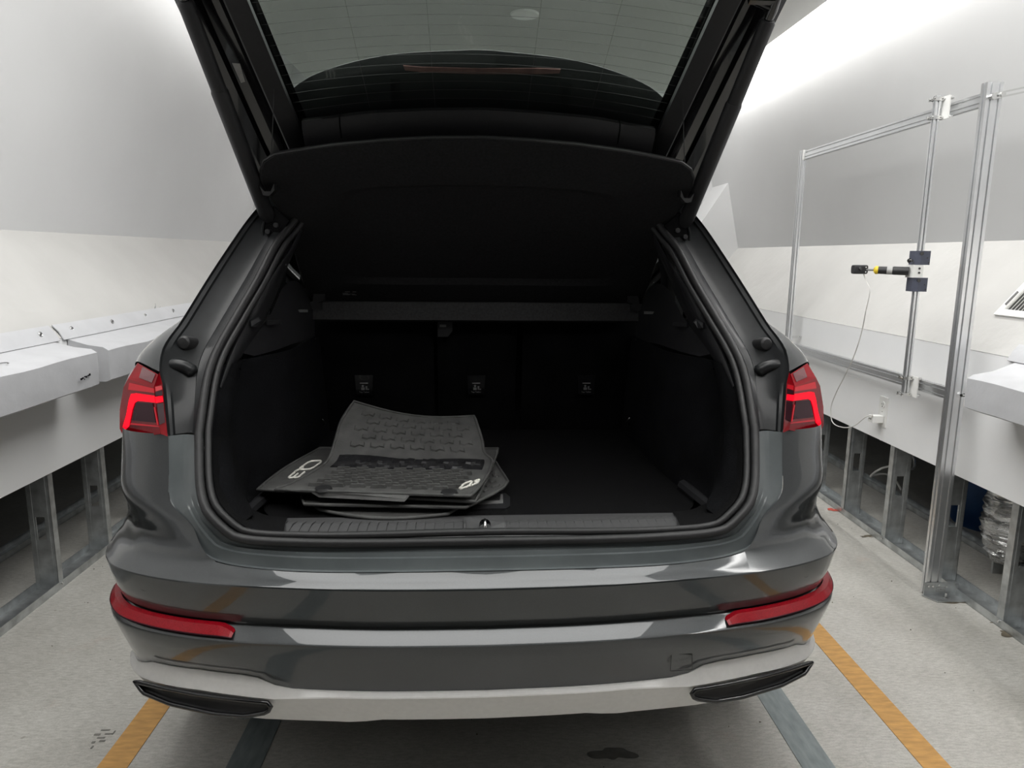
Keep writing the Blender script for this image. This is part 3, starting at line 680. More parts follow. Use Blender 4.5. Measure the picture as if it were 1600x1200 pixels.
for s in (-1, 1):
    fx_ = (lambda p: tuple(p)) if s < 0 else (lambda p: flip(p))
    mb = MB(); V = [fx_(p) for p in main]; n = len(V)
    mb.add(V, [tuple(range(n))])
    mb.add([fx_(lamp_pts['rt']), V[0], V[9], fx_(lamp_pts['ot'])], [(0, 1, 2, 3)])
    it, im, ib = fx_(lamp_pts['it']), fx_(lamp_pts['im']), fx_(lamp_pts['ib'])
    mb.add([it, fx_(lamp_pts['rt']), V[0], V[1], V[2], V[3], ib, im], [(0, 1, 2, 7), (2, 3, 7), (3, 4, 7), (4, 5, 6, 7)])
    ot, om, ol, ob = [fx_(lamp_pts[k]) for k in ('ot', 'om', 'ol', 'ob')]
    dy = lambda p, d, dx=0: (p[0]+s*dx, p[1]+d, p[2])
    # outer side facet wraps forward
    mb.add([V[9], V[8], V[7], V[6], V[5], dy(V[5], .05, .025), dy(ob, .05, .012), dy(ol, .06, .014), dy(om, .06, .012), dy(ot, .05, .004), ot], [(0, 1, 8, 9, 10), (1, 2, 7, 8), (2, 3, 6, 7), (3, 4, 5, 6)])
    # bottom chin
    tip, bm_, = fx_(lamp_pts['tip']), fx_(lamp_pts['bm'])
    mb.add([V[5], V[4], V[3], ib, dy(ib, .03), dy(bm_, .05), dy(tip, .05)], [(0, 1, 5, 6), (1, 2, 3, 4, 5)])
    lamp = cp_(mb, 'tail_lamp', REDL); lamp['label'] = 'lit red tail lamp'
    def flat(pxs, off, m, nm, f=lampP, th=.0015):
        P = [np.array(fx_(f(px, py, off))) for px, py in pxs]
        nn = np.cross(P[1]-P[0], P[2]-P[0]); nn /= np.linalg.norm(nn)
        if nn[1] < 0: nn = -nn
        return cp_(MB().prism([tuple(p) for p in P], tuple(nn*th)), nm, m, None, lamp)
    c7 = lambda L: [(x*.2, 460+y*.2) for x, y in L]
    flat(c7([(1022, 778), (1060, 772), (1204, 792), (1212, 846), (1075, 832), (1050, 848), (1032, 900), (1006, 1030), (975, 1058), (955, 1040), (985, 940), (1005, 830)]), .002, REDB, 'light_bar')
    flat(c7([(1213, 800), (1270, 792), (1276, 838), (1220, 848)]), .0025, REDB, 'light_bar', lampI)
    flat(c7([(1010, 690), (1200, 735), (1203, 770), (1000, 745)]), .002, REDM, 'soft_light_bar')
    flat(c7([(1064, 842), (1192, 852), (1216, 1002), (1030, 984), (1046, 902)]), .002, REDD, 'dark_panel')
    flat(c7([(1212, 722), (1262, 712), (1268, 742), (1216, 758)]), .0025, REDM, 'soft_light_bar', lampI)
    flat(c7([(1215, 765), (1268, 750), (1270, 785), (1218, 792)]), .0022, REDD, 'dark_panel', lampI)
    flat(c7([(1225, 856), (1277, 848), (1290, 1000), (1245, 1020)]), .0022, REDD, 'dark_panel', lampI)
    flat(c7([(1022, 1004), (1240, 1028), (1242, 1036), (1014, 1018)]), .003, REDM, 'soft_light_bar')
    flat(c7([(1200, 880), (1208, 880), (1236, 1020), (1226, 1020)]), .003, REDM, 'soft_light_bar')
    # upper window on the top facet
    P = [np.array(fx_(p)) for p in (lamp_pts['rt'], main[0], main[9], lamp_pts['ot'])]
    q = lambda a, b: P[0]*(1-a)*(1-b)+P[1]*(1-a)*b+P[2]*a*b+P[3]*a*(1-b)
    nn = np.cross(P[1]-P[0], P[3]-P[0]); nn /= np.linalg.norm(nn); nn = nn if nn[2] > 0 else -nn
    cp_(MB().prism([tuple(q(a, b)+nn*.001) for a, b in ((.08, .06), (.10, .72), (.62, .72), (.70, .06))], tuple(nn*.0012)), 'dark_panel', mat('red_panel_mid', (.10, .004, .010), .08, coat=1., noise=.2, nscale=12), None, lamp)

# ------------------------------------------------------------------ jamb round the opening
A_FULL = A_LINE[:-1]+[(.606, .10, .747), (.631, .115, .765), (.668, .145, .805), (.706, .180, .851), (.716, .212, .92), (.723, .238, .985)]
Wtr = [(369, 843, .10), (342, 825, .11), (318.5, 798, .13), (309, 758, .17), (307, 680, .24), (310, 657, .26), (320, 592, .33), (333, 553, .38), (368, 490, .48), (397, 440, .56), (429, 379, .65), (451, 352, .70), (475, 318, .75)]
Wp = [tuple(abs(c) if i == 0 else c for i, c in enumerate(at(px, py, 1, y))) for px, py, y in Wtr]
zw0 = at(757, 850, 1, .08)[2]
Wlow = [(0, .080, zw0), (.25, .081, zw0+.001), (.42, .087, zw0+.004)]+Wp[:5]
Wup = Wp[4:]
NJ = 44
aj = spl(A_FULL, NJ); wj = spl(Wlow, NJ)
def between(t, dy=0., dz=0., dx=0.):
    out = []
    for a, w in zip(aj, wj):
        k = float(np.clip((.86-a[2])/.08, .0, 1)); b_ = (1-k)*(.012*math.sin(math.pi*t)); out.append((a[0]*(1-t)+w[0]*t+dx, a[1]*(1-t)+w[1]*t+dy*k+b_, a[2]*(1-t)+w[2]*t+dz*k))
    return out
rows = [between(0, .004), between(.03, .012, -.001), between(.10, .012, .001), between(.42, .004, .004), between(.47, .010, .002), between(.60, .008, .004), between(.64, .013, .001), between(.80, .010, .004), between(.84, .014, .001), between(1.0, .006)]
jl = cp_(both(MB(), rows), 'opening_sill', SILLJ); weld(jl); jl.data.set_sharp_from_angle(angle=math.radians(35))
Otr = [(262, 682, .236), (258, 640, .262), (254, 600, .290), (249, 582, .300), (250, 561, .32), (254, 544, .34), (264, 527, .37), (278, 509, .41), (290, 490, .445), (321, 440, .53), (345, 403, .585), (385, 345, .66), (415, 310, .71), (440, 285, .75)]
Op = [tuple(abs(c) if i == 0 else c for i, c in enumerate(at(px, py, 1, y))) for px, py, y in Otr]
NP = 40
oj = spl(Op, NP); wj2 = spl(Wup, NP)
def bt(t, dy=0., dx=0., dz=0.): return [(a[0]*(1-t)+w[0]*t+dx, a[1]*(1-t)+w[1]*t+dy, a[2]*(1-t)+w[2]*t+dz) for a, w in zip(oj, wj2)]
rows = [bt(0), bt(.03, .010), bt(.12, .012), bt(.15, .020), bt(.5, .030), bt(.72, .026), bt(.76, .018), bt(.93, .010), bt(1.0, .004)]
for s in (1, -1):
    rr = rows if s > 0 else mir(rows)
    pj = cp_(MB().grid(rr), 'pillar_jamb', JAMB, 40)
    # rubber stop on its socket, hinge bracket and bolts near the top
    m = lambda p: tuple(p) if s < 0 else flip(p)
    b0 = at(300, 545, 1, .405); b0 = np.array([b0[0], b0[1], b0[2]])
    q = lambda dx, dy, dz: m(b0+np.array([dx, dy, dz]))
    st = cp_(MB().tube([q(0, .045, .0), q(-.004, .0, .012), q(-.008, -.03, .020), q(-.0085, -.034, .0205)], [.022, .019, .016, .011], 16), 'rubber_stop', RUBBER, 40, pj)
    cp_(MB().tube([q(.012, .05, -.035), q(.010, -.012, -.025), q(.0097, -.014, -.0248)], [.018, .016, .012], 14), 'stop_socket', RUBBER, 40, pj)
    cp_(MB().tube([q(.0098, -.0136, -.025), q(.0099, -.0150, -.0248)], [.007, .007], 12), 'socket_hole', GLOSSB, 40, pj)
    cp_(MB().prism([q(-.024, .035, -.052), q(.040, .045, -.050), q(.044, .05, .015), q(.03, .05, .02), q(-.01, .045, -.02)], (0, .012, 0)), 'stop_bracket', PLAST, None, pj)
    rec = spl([at(px, py, 1, .335) for px, py in ((253, 575), (268, 572), (285, 574), (302, 584))], 12)
    cp_(MB().tube([m(p+np.array([0, .012, 0])) for p in rec], [.010]+[.016]*10+[.008], 12), 'jamb_ridge', JAMB, 50, pj)
    h = [at(px, py, 1, .685) for px, py in ((412, 352), (420, 330), (428, 322), (452, 345), (440, 362), (420, 374), (412, 366))]
    hb = cp_(MB().prism([m(p) for p in h], (0, .012, 0)), 'strut_bracket', GLOSSB, None, pj)
    for px, py in ((419, 362), (432, 352)):
        p = at(px, py, 1, .68); cp_(MB().cyl(m(p), m(p+np.array([0, -.010, 0])), .007, 10), 'bolt', PLAST, 40, pj)
    arc = [at(px, py, 1, .68) for px, py in ((419, 333), (413, 345), (410, 358), (411, 368))]
    cp_(MB().tube([m(p) for p in spl(arc, 12)], .0035, 6), 'bracket_lip', JAMB, 40, pj)

# weatherstrip: a fat outer bulb and a thinner inner lip all the way round
loopR = list(spl(Wlow, 40))+list(spl(Wup, 44))[1:]
topj = [(.42, .80, 1.575), (.25, .83, 1.59), (0, .84, 1.595)]
half = loopR+list(spl([tuple(loopR[-1])]+topj, 14))[1:]
full = [tuple(p) for p in half]+[flip(p) for p in half[::-1][1:-1]]
cen_ = Vector((0, .40, 1.15))
def shrink(p, d, dy):
    v = Vector((p[0], 0, p[2]-1.15)); L = v.length; v = v*(1-d/max(L, .001)); return (v.x, p[1]+dy, v.z+1.15)
wmb = MB().tube([shrink(p, .006, .0) for p in full], .0105, 10, closed=True)
wmb.tube([shrink(p, .024, .010) for p in full], .0085, 8, closed=True)
ws = cp_(wmb, 'weatherstrip', RUBBER, 60)

# ------------------------------------------------------------------ boot sill plate with ribs and latch
sp = cp_(MB().grid([[(x, .100+.010*(abs(x)/.5)**2, zw0-.004) for x in np.linspace(-.56, .56, 41)], [(x, .118+.012*(abs(x)/.5)**2, zw0+.010) for x in np.linspace(-.56, .56, 41)], [(x, .165, zw0+.012) for x in np.linspace(-.56, .56, 41)], [(x, .26, .775) for x in np.linspace(-.56, .56, 41)], [(x, .28, .768) for x in np.linspace(-.56, .56, 41)]]), 'sill_plate', SILLP, 40)
w_ = .0215
ribm = MB().add([(-w_/2, 0, 0), (w_/2-.002, 0, 0), (w_/2-.002, 0, .0035), (-w_/2, 0, .0022), (-w_/2, .012, .010), (w_/2-.002, .012, .0125), (w_/2-.002, .058, .0145), (-w_/2, .058, .0125), (w_/2-.002, .145, -.008), (-w_/2, .145, -.010)],
   [(0, 1, 2, 3), (3, 2, 5, 4), (4, 5, 6, 7), (7, 6, 8, 9), (1, 8, 6, 5, 2), (0, 3, 4, 7, 9)]).build('rib', SILLP, mesh_only=True)
xx = -.5+w_/2
while xx < .5:
    if abs(xx) > .048:
        o = bpy.data.objects.new('rib', ribm); COL.objects.link(o); o.parent = sp; o.location = (xx, .113+.012*(abs(xx)/.5)**2, zw0+.0005)
    xx += w_
lc = cp_(MB().rings([[(-.048, .108, zw0+.001), (.048, .108, zw0+.001), (.048, .150, zw0+.020), (.048, .200, zw0+.016), (-.048, .200, zw0+.016), (-.048, .150, zw0+.020)][::-1],
    [(-.044, .110, zw0+.006), (.044, .110, zw0+.006), (.044, .150, zw0+.022), (.044, .196, zw0+.018), (-.044, .196, zw0+.018), (-.044, .150, zw0+.022)][::-1]], cap=True), 'latch_cover', SILLP, None, sp)
cp_(MB().rings([[(.013*math.cos(a), .138+.020*math.sin(a), zw0+.0215+.011*math.sin(a)*.6) for a in [2*math.pi*k/20 for k in range(20)]], [(.012*math.cos(a), .138+.018*math.sin(a), zw0+.012+.01*math.sin(a)*.6) for a in [2*math.pi*k/20 for k in range(20)]]]), 'latch_hole', GLOSSB, None, sp)
cp_(MB().tube([(0, .128, zw0+.010), (0, .128, zw0+.020), (0, .135, zw0+.027), (0, .150, zw0+.029)], .0035, 8), 'striker', CHROME, 50, sp)

# ------------------------------------------------------------------ luggage compartment
ZFl = .772
fl = cp_(MB().box2((-.60, .255, ZFl-.02), (.60, 1.14, ZFl)), 'boot_floor', CARPET)
hd = [at(px, py, 2, ZFl+.001) for px, py in ((738, 775), (790, 772), (797, 778), (797, 792), (790, 796), (738, 796))]
hh = cp_(MB().prism([tuple(p) for p in hd], (0, 0, .003)), 'floor_handle', PLAST, None, fl)
cp_(MB().prism([(p[0], p[1], ZFl+.0042) for p in [at(px, py, 2, ZFl) for px, py in ((742, 786), (781, 784), (782, 775), (786, 775), (786, 789), (742, 791))]], (0, 0, .0006)), 'handle_slot', GREYP, None, fl)
for s in (-1, 1):
    P0, P1 = Vector((s*.552, .45, ZFl)), Vector((s*.568, .27, ZFl))
    cp_(MB().tube([P0, P0+Vector((0, -.005, .012)), P1+Vector((0, 0, .012)), P1], [.010, .016, .016, .012], 8), 'side_rail', PLAST, 40, fl)
# side carpets: from the weatherstrip inwards, bulging over the wheel house
def side_carpet(s):
    zs = np.linspace(ZFl-.01, 1.13, 16); Wc = np.array(loopR); rows = []
    for z in zs:
        k = [i for i in range(len(Wc)) if Wc[i][2] >= z and i > 8][0]; w = Wc[k]; t = (z-ZFl)/(1.13-ZFl)
        r = []
        xin = min(w[0]-.034, .60); wy = w[1]+.012
        if z < .86: xin = min(xin, .60-.02*(1-t))
        fl_ = .555+.035*t
        pts = [(w[0]-.028, wy, z), (w[0]-.055, wy+.045, z), (min(w[0]-.052, .615)+.012*t, wy+.075+.03*t, z), (fl_+.035, .36+.08*t, z), (.545+.03*t, .50+.05*t, z), (.532+.012*t, .64, z), (.530+.010*t, .85, z), (.530+.01*t, 1.16, z)]
        if z < .80: pts[0] = (min(w[0]-.03, .585), .17, z); pts[1] = (.575, .20, z); pts[2] = (.572, .24, z); pts[3] = (.562, .33, z)
        rows.append([tuple(p) for p in spl(pts, 30)])
    if s < 0: rows = mir(rows)
    return cp_(MB().grid(rows), 'side_carpet', CARPETW, 60)
oc = [shrink(p, .034, .012) for p in loopR if p[0] > .45 and p[2] < .97]
ic2 = spl([(.47, .262, .777), (.530, .275, .780), (.570, .290, .80), (.590, .305, .86), (.602, .325, .96)], len(oc)); oc = lin(oc, len(oc))
for s in (-1, 1):
    rows = [[tuple(a*(1-t)+b*t+np.array([0, 0, .004*math.sin(math.pi*t)])) for a, b in zip(oc, ic2)] for t in np.linspace(0, 1, 6)]
    cp_(MB().grid(rows if s > 0 else mir(rows)), 'corner_carpet', CARPET, 50)
    scp = side_carpet(s)
    p = at(983, 658, 1, .98); x = s*abs(p[0])
    cp_(MB().tube([(x, p[1], p[2]-.012), (x-s*.010, p[1]-.006, p[2]), (x, p[1]-.008, p[2]+.014)], .004, 8), 'tie_ring', CHROME, 50, scp)
    # plastic shoulder trim over the carpet with clips
    m = (lambda p: tuple(p)) if s < 0 else (lambda p: flip(p))
    tr_ = [[(365, 535, .40), (345, 590, .35), (352, 575, .37), (360, 560, .40)],]
    def Q(px, py, y): return m(at(px, py, 1, y))
    # pillar trim: rounded tube-like moulding following the strip
    L1 = [(470, 352, .74), (447, 396, .68), (420, 440, .60), (392, 487, .52), (372, 522, .46), (355, 560, .40), (343, 602, .34)]
    L2 = [(478, 352, .80), (465, 382, .78), (446, 424, .75), (434, 455, .72), (420, 487, .64), (402, 520, .56), (378, 556, .47), (350, 604, .38)]
    e1 = spl([at(*q[:2], 1, q[2]) for q in L1], 26); e2 = spl([at(*q[:2], 1, q[2]) for q in L2], 26)
    rows = []
    for t, k in ((0, 0), (.15, .016), (.4, .026), (.7, .024), (1, 0)):
        rows.append([m(a*(1-t)+b*t+np.array([.3*k, -k, 0])) for a, b in zip(e1, e2)])
    pt = cp_(MB().grid(rows), 'pillar_trim', PLAST, 60)
    cp_(MB().rings([[Q(391, 500, .50), Q(404, 495, .52), (Q(409, 501, .52)), Q(402, 512, .51), Q(392, 511, .49)], [Q(392, 502, .493), Q(403, 497, .513), Q(407, 501, .513), Q(401, 510, .503), Q(393, 510, .483)]]), 'trim_cap', PLAST, None, pt)
    # shoulder ledge between the pillar and the shelf
    ledge = [[(440, 452, .78), (452, 440, .86), (466, 441, .95), (487, 462, 1.02)], [(425, 487, .66), (447, 478, .76), (468, 473, .88), (492, 482, 1.0)], [(408, 512, .58), (440, 512, .70), (466, 512, .84), (492, 510, 1.0)], [(380, 552, .475), (420, 540, .60), (460, 528, .78), (492, 522, 1.0)], [(398, 556, .50), (428, 548, .62), (462, 536, .78), (494, 530, 1.0)]]
    rows = [[m(p) for p in spl([at(*q[:2], 1, q[2]) for q in r], 14)] for r in ledge]
    lg = cp_(MB().grid(rows), 'shoulder_trim', PLAST, 50)
    for a in ([(417, 501, .60), (438, 500, .66), (438, 507, .66), (417, 508, .60)], [(464, 484, .86), (480, 484, .93), (480, 488, .93), (464, 488, .86)]):
        cp_(MB().prism([Q(a_[0], a_[1], a_[2]-.008) for a_ in a], (0, .012, 0)), 'hook', GREYP if a[0][0] == 464 else PLAST, None, lg)
    cp_(MB().prism([Q(470, 503, .90), Q(478, 498, .93), Q(478, 510, .93), Q(470, 511, .90)], (0, .01, 0)), 'shelf_holder', GREYP, None, lg)

# seat backs seen from behind: three panels with gaps, tether covers
YS0, YS1, ZS0, ZS1 = 1.135, 1.03, ZFl, 1.27
def sx(px): return at(px, 600, 1, 1.09)[0]
xcut = [(-.575, sx(678)), (sx(684), sx(806)), (sx(816), .575)]
for k, (xa, xb) in enumerate(xcut):
    rows = []
    for i in range(9):
        t = i/8; z = ZS0+(ZS1-ZS0)*t; y = YS0+(YS1-YS0)*t; r = []
        for j in range(13):
            u = j/12; x = xa+(xb-xa)*u; e = min(u, 1-u)*(xb-xa); bul = .02*(1-math.exp(-e/.02))
            r.append((x, y+.02-bul-.006*math.sin(math.pi*t), z))
        rows.append(r)
    sb = cp_(MB().shell(rows, (0, .11, 0)), 'seat_back', SEATM, 40)
    px = (569, 744, 916)[k]; c = at(px, 601, 1, YS0-.048); x, z = c[0], c[2]; y = c[1]
    tl = .25
    tc_ = cp_(MB().prism([(x-.028, y, z-.036), (x+.028, y, z-.036), (x+.032, y-.004, z+.034), (x-.032, y-.004, z+.034)], (0, .02, 0)), 'tether_cover', GLOSSB, None, sb)
    cp_(MB().box((x, y-.004, z+.006), (.028, .002, .002)), 'tether_slot', PAPER, None, sb)
    mw = Matrix.Translation((x, y-.004, z-.026)) @ Matrix.Rotation(math.radians(90), 4, 'X')
    text_mesh('Top Tether', .0075, 'tether_lettering', GREYP, sb, mw)
    ic = MB()
    ic.cyl((x-.004, y-.004, z-.004), (x-.004, y-.0045, z-.004), .004, 12).box((x-.004, y-.004, z-.014), (.012, .001, .009)).box((x+.008, y-.004, z-.011), (.006, .001, .012)).box((x+.011, y-.004, z-.016), (.012, .001, .004))
    cp_(ic, 'tether_symbol', GREYP, None, sb)
    if k == 1:
        p = at(684, 512, 1, 1.045); cp_(MB().prism([(p[0], p[1]-.012, p[2]-.03), (p[0]+.035, p[1]-.012, p[2]-.03), (p[0]+.05, p[1]-.012, p[2]-.01), (p[0]+.05, p[1]-.014, p[2]+.03), (p[0], p[1]-.014, p[2]+.03)], (0, .006, 0)), 'release_bezel', PLAST, None, sb)
        cp_(MB().box((p[0]+.018, p[1]-.017, p[2]+.008), (.022, .004, .008)), 'release_lever', GREYP, None, sb)
    # head restraint
    hx = (xa+xb)/2
    if k != 5:
        hr = MB(); rr = []
        for a in [2*math.pi*q/16 for q in range(16)]:
            ca, sa = math.cos(a), math.sin(a); rr.append((math.copysign(abs(ca)**.5, ca), math.copysign(abs(sa)**.5, sa)))
        rows = [[(hx+.11*f*u, 1.06, 1.36+.06*f*v) for u, v in rr] for f in (.8,)]+[[(hx+.12*u, 1.07+d, 1.36+.065*v) for u, v in rr] for d in (.01, .06)]+[[(hx+.10*u, 1.14, 1.36+.05*v) for u, v in rr]]
        hr.grid(rows, cu=True); hr.f.append(tuple(range(16))); e = len(hr.v)-16; hr.f.append(tuple(range(e, e+16)))
        cp_(hr, 'head_restraint', SEATM, 50, sb)
cp_(MB().box2((-.60, 1.16, .70), (.60, 1.20, 1.25)), 'bulkhead', SEATM)

# ------------------------------------------------------------------ tailgate, swung up 40 degrees above level
TH = math.radians(40); HY, HZ = .80, 1.56
def G(x, t, o=0.): return (x, HY-t*math.cos(TH)+o*math.sin(TH), HZ+t*math.sin(TH)+o*math.cos(TH))
GN = (0, math.sin(TH), math.cos(TH))
def gpx(px, py, o=0.): return atplane(px, py, G(0, 0, o), GN)
def gt(P): return (HY-P[1])*math.cos(TH)+(P[2]-HZ)*math.sin(TH)
gate = cp_(MB().box2((-.45, .78, 1.545), (.45, .86, 1.57)), 'tailgate', PAINT)
tt = [.06, .12, .178, .275, .40, .50, .62, .80]
xg = np.interp(tt, [.06, .275, .62, .80], [.455, .483, .528, .552])     # glass edge
xt_ = np.interp(tt, [.06, .178, .62, .80], [.500, .522, .578, .606])    # trim edge
xo_ = np.interp(tt, [.06, .178, .62, .80], [.644, .656, .697, .716])     # outer edge
for s in (1, -1):
    rows = [[G(s*x, t, .022) for x, t in zip(xg, tt)], [G(s*(x-.002), t, .002) for x, t in zip(xg, tt)], [G(s*(x+.012), t, -.004) for x, t in zip(xg, tt)], [G(s*(x-.006), t, -.006) for x, t in zip(xt_, tt)], [G(s*x, t, .0) for x, t in zip(xt_, tt)], [G(s*x, t, .010) for x, t in zip(xt_, tt)]]
    cp_(MB().grid(rows), 'side_trim', PLAST, 40, gate)
    rows = [[G(s*(x+(x2-x)*k), t, o) for x, x2, t in zip(xt_, xo_, tt)] for k, o in ((0, .012), (.08, .002), (.22, .004), (.26, .014), (.50, .020), (.54, .010), (.78, .012), (.82, .024), (1, .030), (1.04, .06), (.5, .075), (-.45, .06))]
    cp_(MB().grid(rows), 'side_frame', GLOSSB, 30, gate)
    # sticker on the frame and cable clip
    if s < 0:
        P = [gpx(*q) for q in ((363, 97), (375, 98), (383, 126), (377, 128))]; cp_(MB().prism([tuple(p-np.array(GN)*.004) for p in P], tuple(np.array(GN)*.001)), 'sticker', PAPER, None, gate)
    cl = MB(); pc = np.array(G(s*.545, .44, -.004))
# hinge end trim, three pieces with seams
zq = [(463, 192), (517, 186.5), (570, 179), (670, 174.5), (742, 173.5)]
edge = [gpx(*q) for q in zq]; ext = [abs(p[0]) for p in edge][::-1]; ett = [gt(p) for p in edge][::-1]
def tEdge(x): return float(np.interp(abs(x), ext, ett))
for xa, xb in ((-.47, -.372), (-.368, .368), (.372, .47)):
    X_ = np.linspace(xa, xb, 17)
    rows = [[G(x, .02, -.03) for x in X_], [G(x, .10, -.028) for x in X_], [G(x, tEdge(x)-.06, -.022) for x in X_], [G(x, tEdge(x)-.012, -.008) for x in X_], [G(x, tEdge(x), .004) for x in X_], [G(x, tEdge(x)-.004, .02) for x in X_]]
    cp_(MB().grid(rows), 'header_trim', PLAST, 50, gate)
# rear window glass
gx = np.linspace(-1, 1, 17); gr = []
for t in np.linspace(.20, .82, 9):
    xe = float(np.interp(t, [.06, .275, .62, .80], [.455, .483, .528, .552]))+.01
    gr.append([G(u*xe, t, .024+.012*(1-u*u)) for u in gx])
gl = cp_(MB().shell(gr, tuple(np.array(GN)*.004)), 'rear_glass', GLASS, 40, gate); gl['label'] = 'grey-green tinted rear window'
for k in range(15):
    t0 = .335+k*.0255; P = []
    for u in np.linspace(-1, 1, 21):
        t = t0-.045*(u*u)*(1-.4*k/15); xe = float(np.interp(t, [.06, .275, .62, .80], [.455, .483, .528, .552]))
        P.append(G(u*xe*.995, t, .0232+.012*(1-u*u)))
    cp_(MB().tube(P, .00045, 4, cap=False), 'heater_wire', RUBBER, None, gate)
for u in (-.60, -.25, .25, .60):
    cp_(MB().tube([G(u*float(np.interp(t, [.06, .275, .62, .80], [.455, .483, .528, .552])), t, .0232+.012*(1-u*u)) for t in np.linspace(.30, .72, 9)], .0004, 4, cap=False), 'heater_wire', RUBBER, None, gate)
# spoiler over the hinge end of the glass
spx = [(443, 153), (480, 124), (540, 104), (620, 88), (740, 78), (860, 88), (950, 108), (1010, 135), (1045, 165)]
SO = .085
pe = [gpx(*q, SO) for q in spx]; hx_ = [abs(p[0]) for p in pe[:5]]; 
sxs = [max(abs(pe[i][0]), abs(pe[8-i][0])) for i in range(5)][::-1]; stt = [(gt(pe[i])+gt(pe[8-i]))/2 for i in range(5)][::-1]
_sc = spl(list(zip(sxs, stt)), 60); _sc[:, 0] = np.maximum.accumulate(_sc[:, 0])
def tS(x): return float(np.interp(abs(x), _sc[:, 0], _sc[:, 1]))
X_ = np.linspace(-.50, .50, 41)
rows = [[G(x, -.04, .04) for x in X_], [G(x, .08, .045) for x in X_], [G(x, .10, .060) for x in X_], [G(x, tS(x)-.03, SO-.012) for x in X_], [G(x, tS(x), SO) for x in X_], [G(x, tS(x)-.001, SO+.003) for x in X_], [G(x, .12, SO+.03) for x in X_], [G(x, -.06, .10) for x in X_]]
spo = cp_(MB().grid(rows), 'roof_spoiler', PLAST, 30, gate)
bl = [gpx(*q, SO-.014) for q in ((630, 103), (660, 105), (750, 107), (840, 107), (876, 109), (874, 115), (840, 116), (750, 116), (660, 113), (633, 110))]
cp_(MB().prism([tuple(p) for p in bl], tuple(np.array(GN)*.006)), 'high_brake_light', mat('brake_light_off', (.16, .09, .085), .3, noise=.3, nscale=30), None, gate)
# blanks either side of the brake light recess
for x in (-.225, .225):
    cp_(MB().prism([G(x-.012, .12, .055), G(x+.012, .12, .055), G(x+.012, .36, SO-.014), G(x-.012, .36, SO-.014)], tuple(np.array(GN)*.004)), 'spoiler_rib', PLAST, None, gate)
# lower half of the gate beyond the glass (above the viewer)
rows = [[G(x, .80, -.01) for x in np.linspace(-.66, .66, 15)], [G(x, .84, -.05) for x in np.linspace(-.68, .68, 15)], [G(x, 1.02, -.12) for x in np.linspace(-.66, .66, 15)], [G(x, 1.16, -.22) for x in np.linspace(-.60, .60, 15)], [G(x, 1.19, -.18) for x in np.linspace(-.60, .60, 15)], [G(x, 1.06, -.03) for x in np.linspace(-.68, .68, 15)], [G(x, .82, .06) for x in np.linspace(-.68, .68, 15)]]
cp_(MB().grid(rows, cv=True), 'lower_gate', PAINT, 30, gate)

# gas struts: thin rod end, thick lower tube, ball sockets
for s in (-1, 1):
    sA = np.array([s*.592, .700, 1.482]); sB = np.array([s*.653, .318, 1.946]); d = sB-sA
    f_ = lambda t: tuple(sA+d*t)
    stt_ = cp_(MB().tube([f_(.02), f_(.05), f_(.64), f_(.65)], [.014, .0210, .0210, .019], 20), 'tailgate_strut', PLAST, 50)
    cp_(MB().tube([f_(.65), f_(.975), f_(.985)], [.0185, .0185, .015], 20), 'strut_upper_tube', PLAST, 50, stt_)
    cp_(MB().tube([f_(.98), f_(1.02), f_(1.07)], [.010, .012, .009], 12), 'ball_socket', GLOSSB, 50, stt_)
    cp_(MB().tube([tuple(sB+np.array([-s*.0, -.01, .012])), tuple(sB+np.array([-s*.05, .0, .035]))], .010, 10).box(tuple(sB+np.array([-s*.03, -.01, .045])), (.06, .012, .06), Matrix.Rotation(-.5, 3, 'X')), 'gate_bracket', GLOSSB, 40, stt_)
    cp_(MB().cyl(tuple(sA), tuple(sA+np.array([0, .02, -.004])), .012, 10), 'lower_ball', GLOSSB, 40, stt_)

# ------------------------------------------------------------------ body sides, roof, glasshouse, wheels
def side_rows(y0s):
    pass
SH = [[(.758, .302, 1.124), (.78, .316, 1.130), (.805, .336, 1.136), (.832, .362, 1.139), (.853, .392, 1.130), (.868, .425, 1.10), (.880, .46, 1.04), (.89, .48, .985)],
      [(.762, .342, 1.176), (.785, .354, 1.174), (.81, .374, 1.168), (.838, .394, 1.155), (.860, .422, 1.135), (.874, .45, 1.10), (.885, .48, 1.04), (.892, .50, .985)],
      [(.751, .412, 1.222), (.785, .422, 1.208), (.815, .437, 1.190), (.844, .452, 1.166), (.866, .472, 1.138), (.880, .495, 1.10), (.890, .52, 1.04), (.897, .53, .985)],
      [(.735, .50, 1.27), (.775, .51, 1.225), (.812, .52, 1.195), (.846, .53, 1.165), (.870, .54, 1.135), (.884, .55, 1.09), (.893, .56, 1.04), (.90, .56, .985)]]
